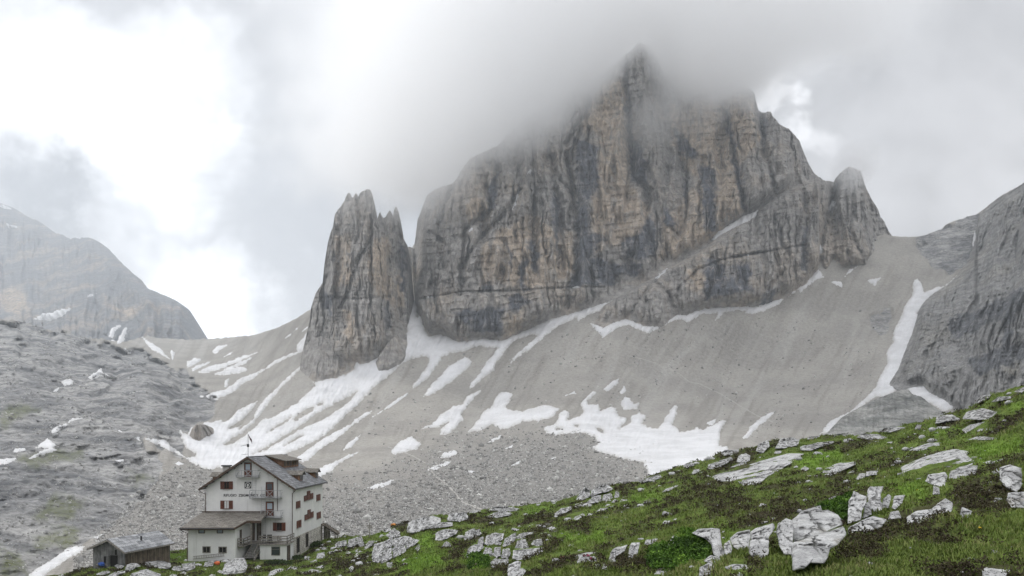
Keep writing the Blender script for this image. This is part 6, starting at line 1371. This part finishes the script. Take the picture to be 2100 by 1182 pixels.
# the cloud wrapped round the summit: base height follows a surveyed line, density grows above it
CB = mono('P 470,250 600,350 720,420 840,452 900,425 940,392 1000,350 1060,328 1110,295 1160,258 1200,228 1240,190 1275,138 1300,106 1325,116 1345,170 1365,225 1400,238 1450,228 1500,218 1535,202 1560,170 1600,150 1900,140')
CB2 = None
def summit_cloud():
    Yr = 960.
    X = (CB[:, 0] - U0) / F * Yr; Z = (V0 - CB[:, 1]) / F * Yr; x0, x1 = X[0], X[-1]; z0, z1 = 200., 520.
    t = NT('cloud_vapour'); P = t.obj(); sp = t.n('SeparateXYZ', i_0=P)
    r = t.n('ValToRGB'); cr = r.color_ramp
    el = [cr.elements[0], cr.elements[1]]
    for i in range(len(X) - 2): el.append(cr.elements.new(.5))
    for i, e in enumerate(sorted(range(len(X)), key=lambda k: X[k])):
        pass
    while len(cr.elements) > 1: cr.elements.remove(cr.elements[-1])
    cr.elements[0].position = 0; h = (Z[0] - z0) / (z1 - z0); cr.elements[0].color = (h, h, h, 1)
    for i in range(1, len(X)):
        e = cr.elements.new((X[i] - x0) / (x1 - x0)); h = (Z[i] - z0) / (z1 - z0); e.color = (h, h, h, 1)
    t.set(r.inputs[0], t.map(sp.outputs[0], x0, x1, smooth=False))
    base = t.math('MULTIPLY_ADD', r.outputs[0], z1 - z0, z0)
    n = t.math('SUBTRACT', t.noise(P, .013, 5, .6, .4), .5)
    tilt = t.math('MULTIPLY', t.math('SUBTRACT', sp.outputs[1], Yr), .40)          # the underside rises towards the wall
    hgt = t.math('ADD', t.math('SUBTRACT', t.math('SUBTRACT', sp.outputs[2], tilt), base), t.math('ADD', t.math('MULTIPLY', n, 100), t.math('MULTIPLY', t.math('SUBTRACT', t.noise(P, .034, 5, .65, .8), .5), 75)))
    d = t.map(hgt, -10, 60, 0, 1)
    d = t.math('MULTIPLY', d, t.map(sp.outputs[1], 770, 860))
    d = t.math('MULTIPLY', d, t.math('MULTIPLY', t.map(sp.outputs[0], x1 - 150, x1 - 20, 1, 0), t.map(t.math('ADD', sp.outputs[0], t.math('ADD', t.math('MULTIPLY', n, 330), t.math('MULTIPLY', sp.outputs[2], -.25))), x0 - 60, x0 + 260)))
    # a wisp drifting across the upper face and a cap on the side tower
    def ball(c, rad, a):
        v = t.n('VectorMath', operation='SUBTRACT', i_0=P, i_1=c).outputs[0]; v = t.n('VectorMath', operation='DIVIDE', i_0=v, i_1=rad).outputs[0]
        L = t.n('VectorMath', operation='LENGTH', i_0=v).outputs['Value']; L = t.math('ADD', L, t.math('MULTIPLY', n, -1.5)); return t.map(L, .1, 1.0, a, 0)
    w = lambda u, v, Y: ((u - U0) / F * Y, Y, (V0 - v) / F * Y)
    for bb in (ball(w(1350, 240, 880), (62, 70, 42), .32), ball(w(1420, 240, 880), (55, 70, 30), .2), ball(w(1752, 340, 930), (34, 60, 36), .7), ball(w(905, 395, 880), (60, 80, 60), .25)):
        d = t.math('MAXIMUM', d, bb)
    p = t.n('VolumePrincipled'); p.inputs['Color'].default_value = (1, 1, 1, 1); t.set(p.inputs['Density'], t.math('MULTIPLY', d, CDENS)); p.inputs['Anisotropy'].default_value = .6
    o = t.n('OutputMaterial'); t.t.links.new(p.outputs[0], o.inputs['Volume'])
    v0 = 20; zt = (V0 + 110) / F * 1050
    c = volbox('cloud', (x0 - 60, 760, 150), (x1, 1240, zt), t.m); tag(c, 'grey cloud bank wrapped round the summit of the big peak', 'cloud', kind='stuff')
    return c
CDENS = .030
summit_cloud()
cam = bpy.data.cameras.new('camera'); co = bpy.data.objects.new('camera', cam); COL.objects.link(co)
co.location = (0, 0, 0); co.rotation_euler = (math.pi / 2, 0, 0); cam.sensor_width = 36; cam.lens = 36 * F / 2100; cam.shift_y = (V0 - 591) / 2100
cam.clip_start = .2; cam.clip_end = 20000; SC.camera = co
vs = SC.view_settings; vs.view_transform = 'Standard'; vs.look = 'None'; vs.gamma = 1; vs.use_curve_mapping = False; vs.exposure = EXPO
SC.render.engine = 'CYCLES'; cy = SC.cycles
cy.use_denoising = True; cy.max_bounces = 18; cy.diffuse_bounces = 2; cy.glossy_bounces = 1; cy.volume_bounces = 18; cy.transparent_max_bounces = 8
cy.use_adaptive_sampling = True; cy.adaptive_threshold = .03
cy.volume_step_rate = .35; cy.volume_max_steps = 256
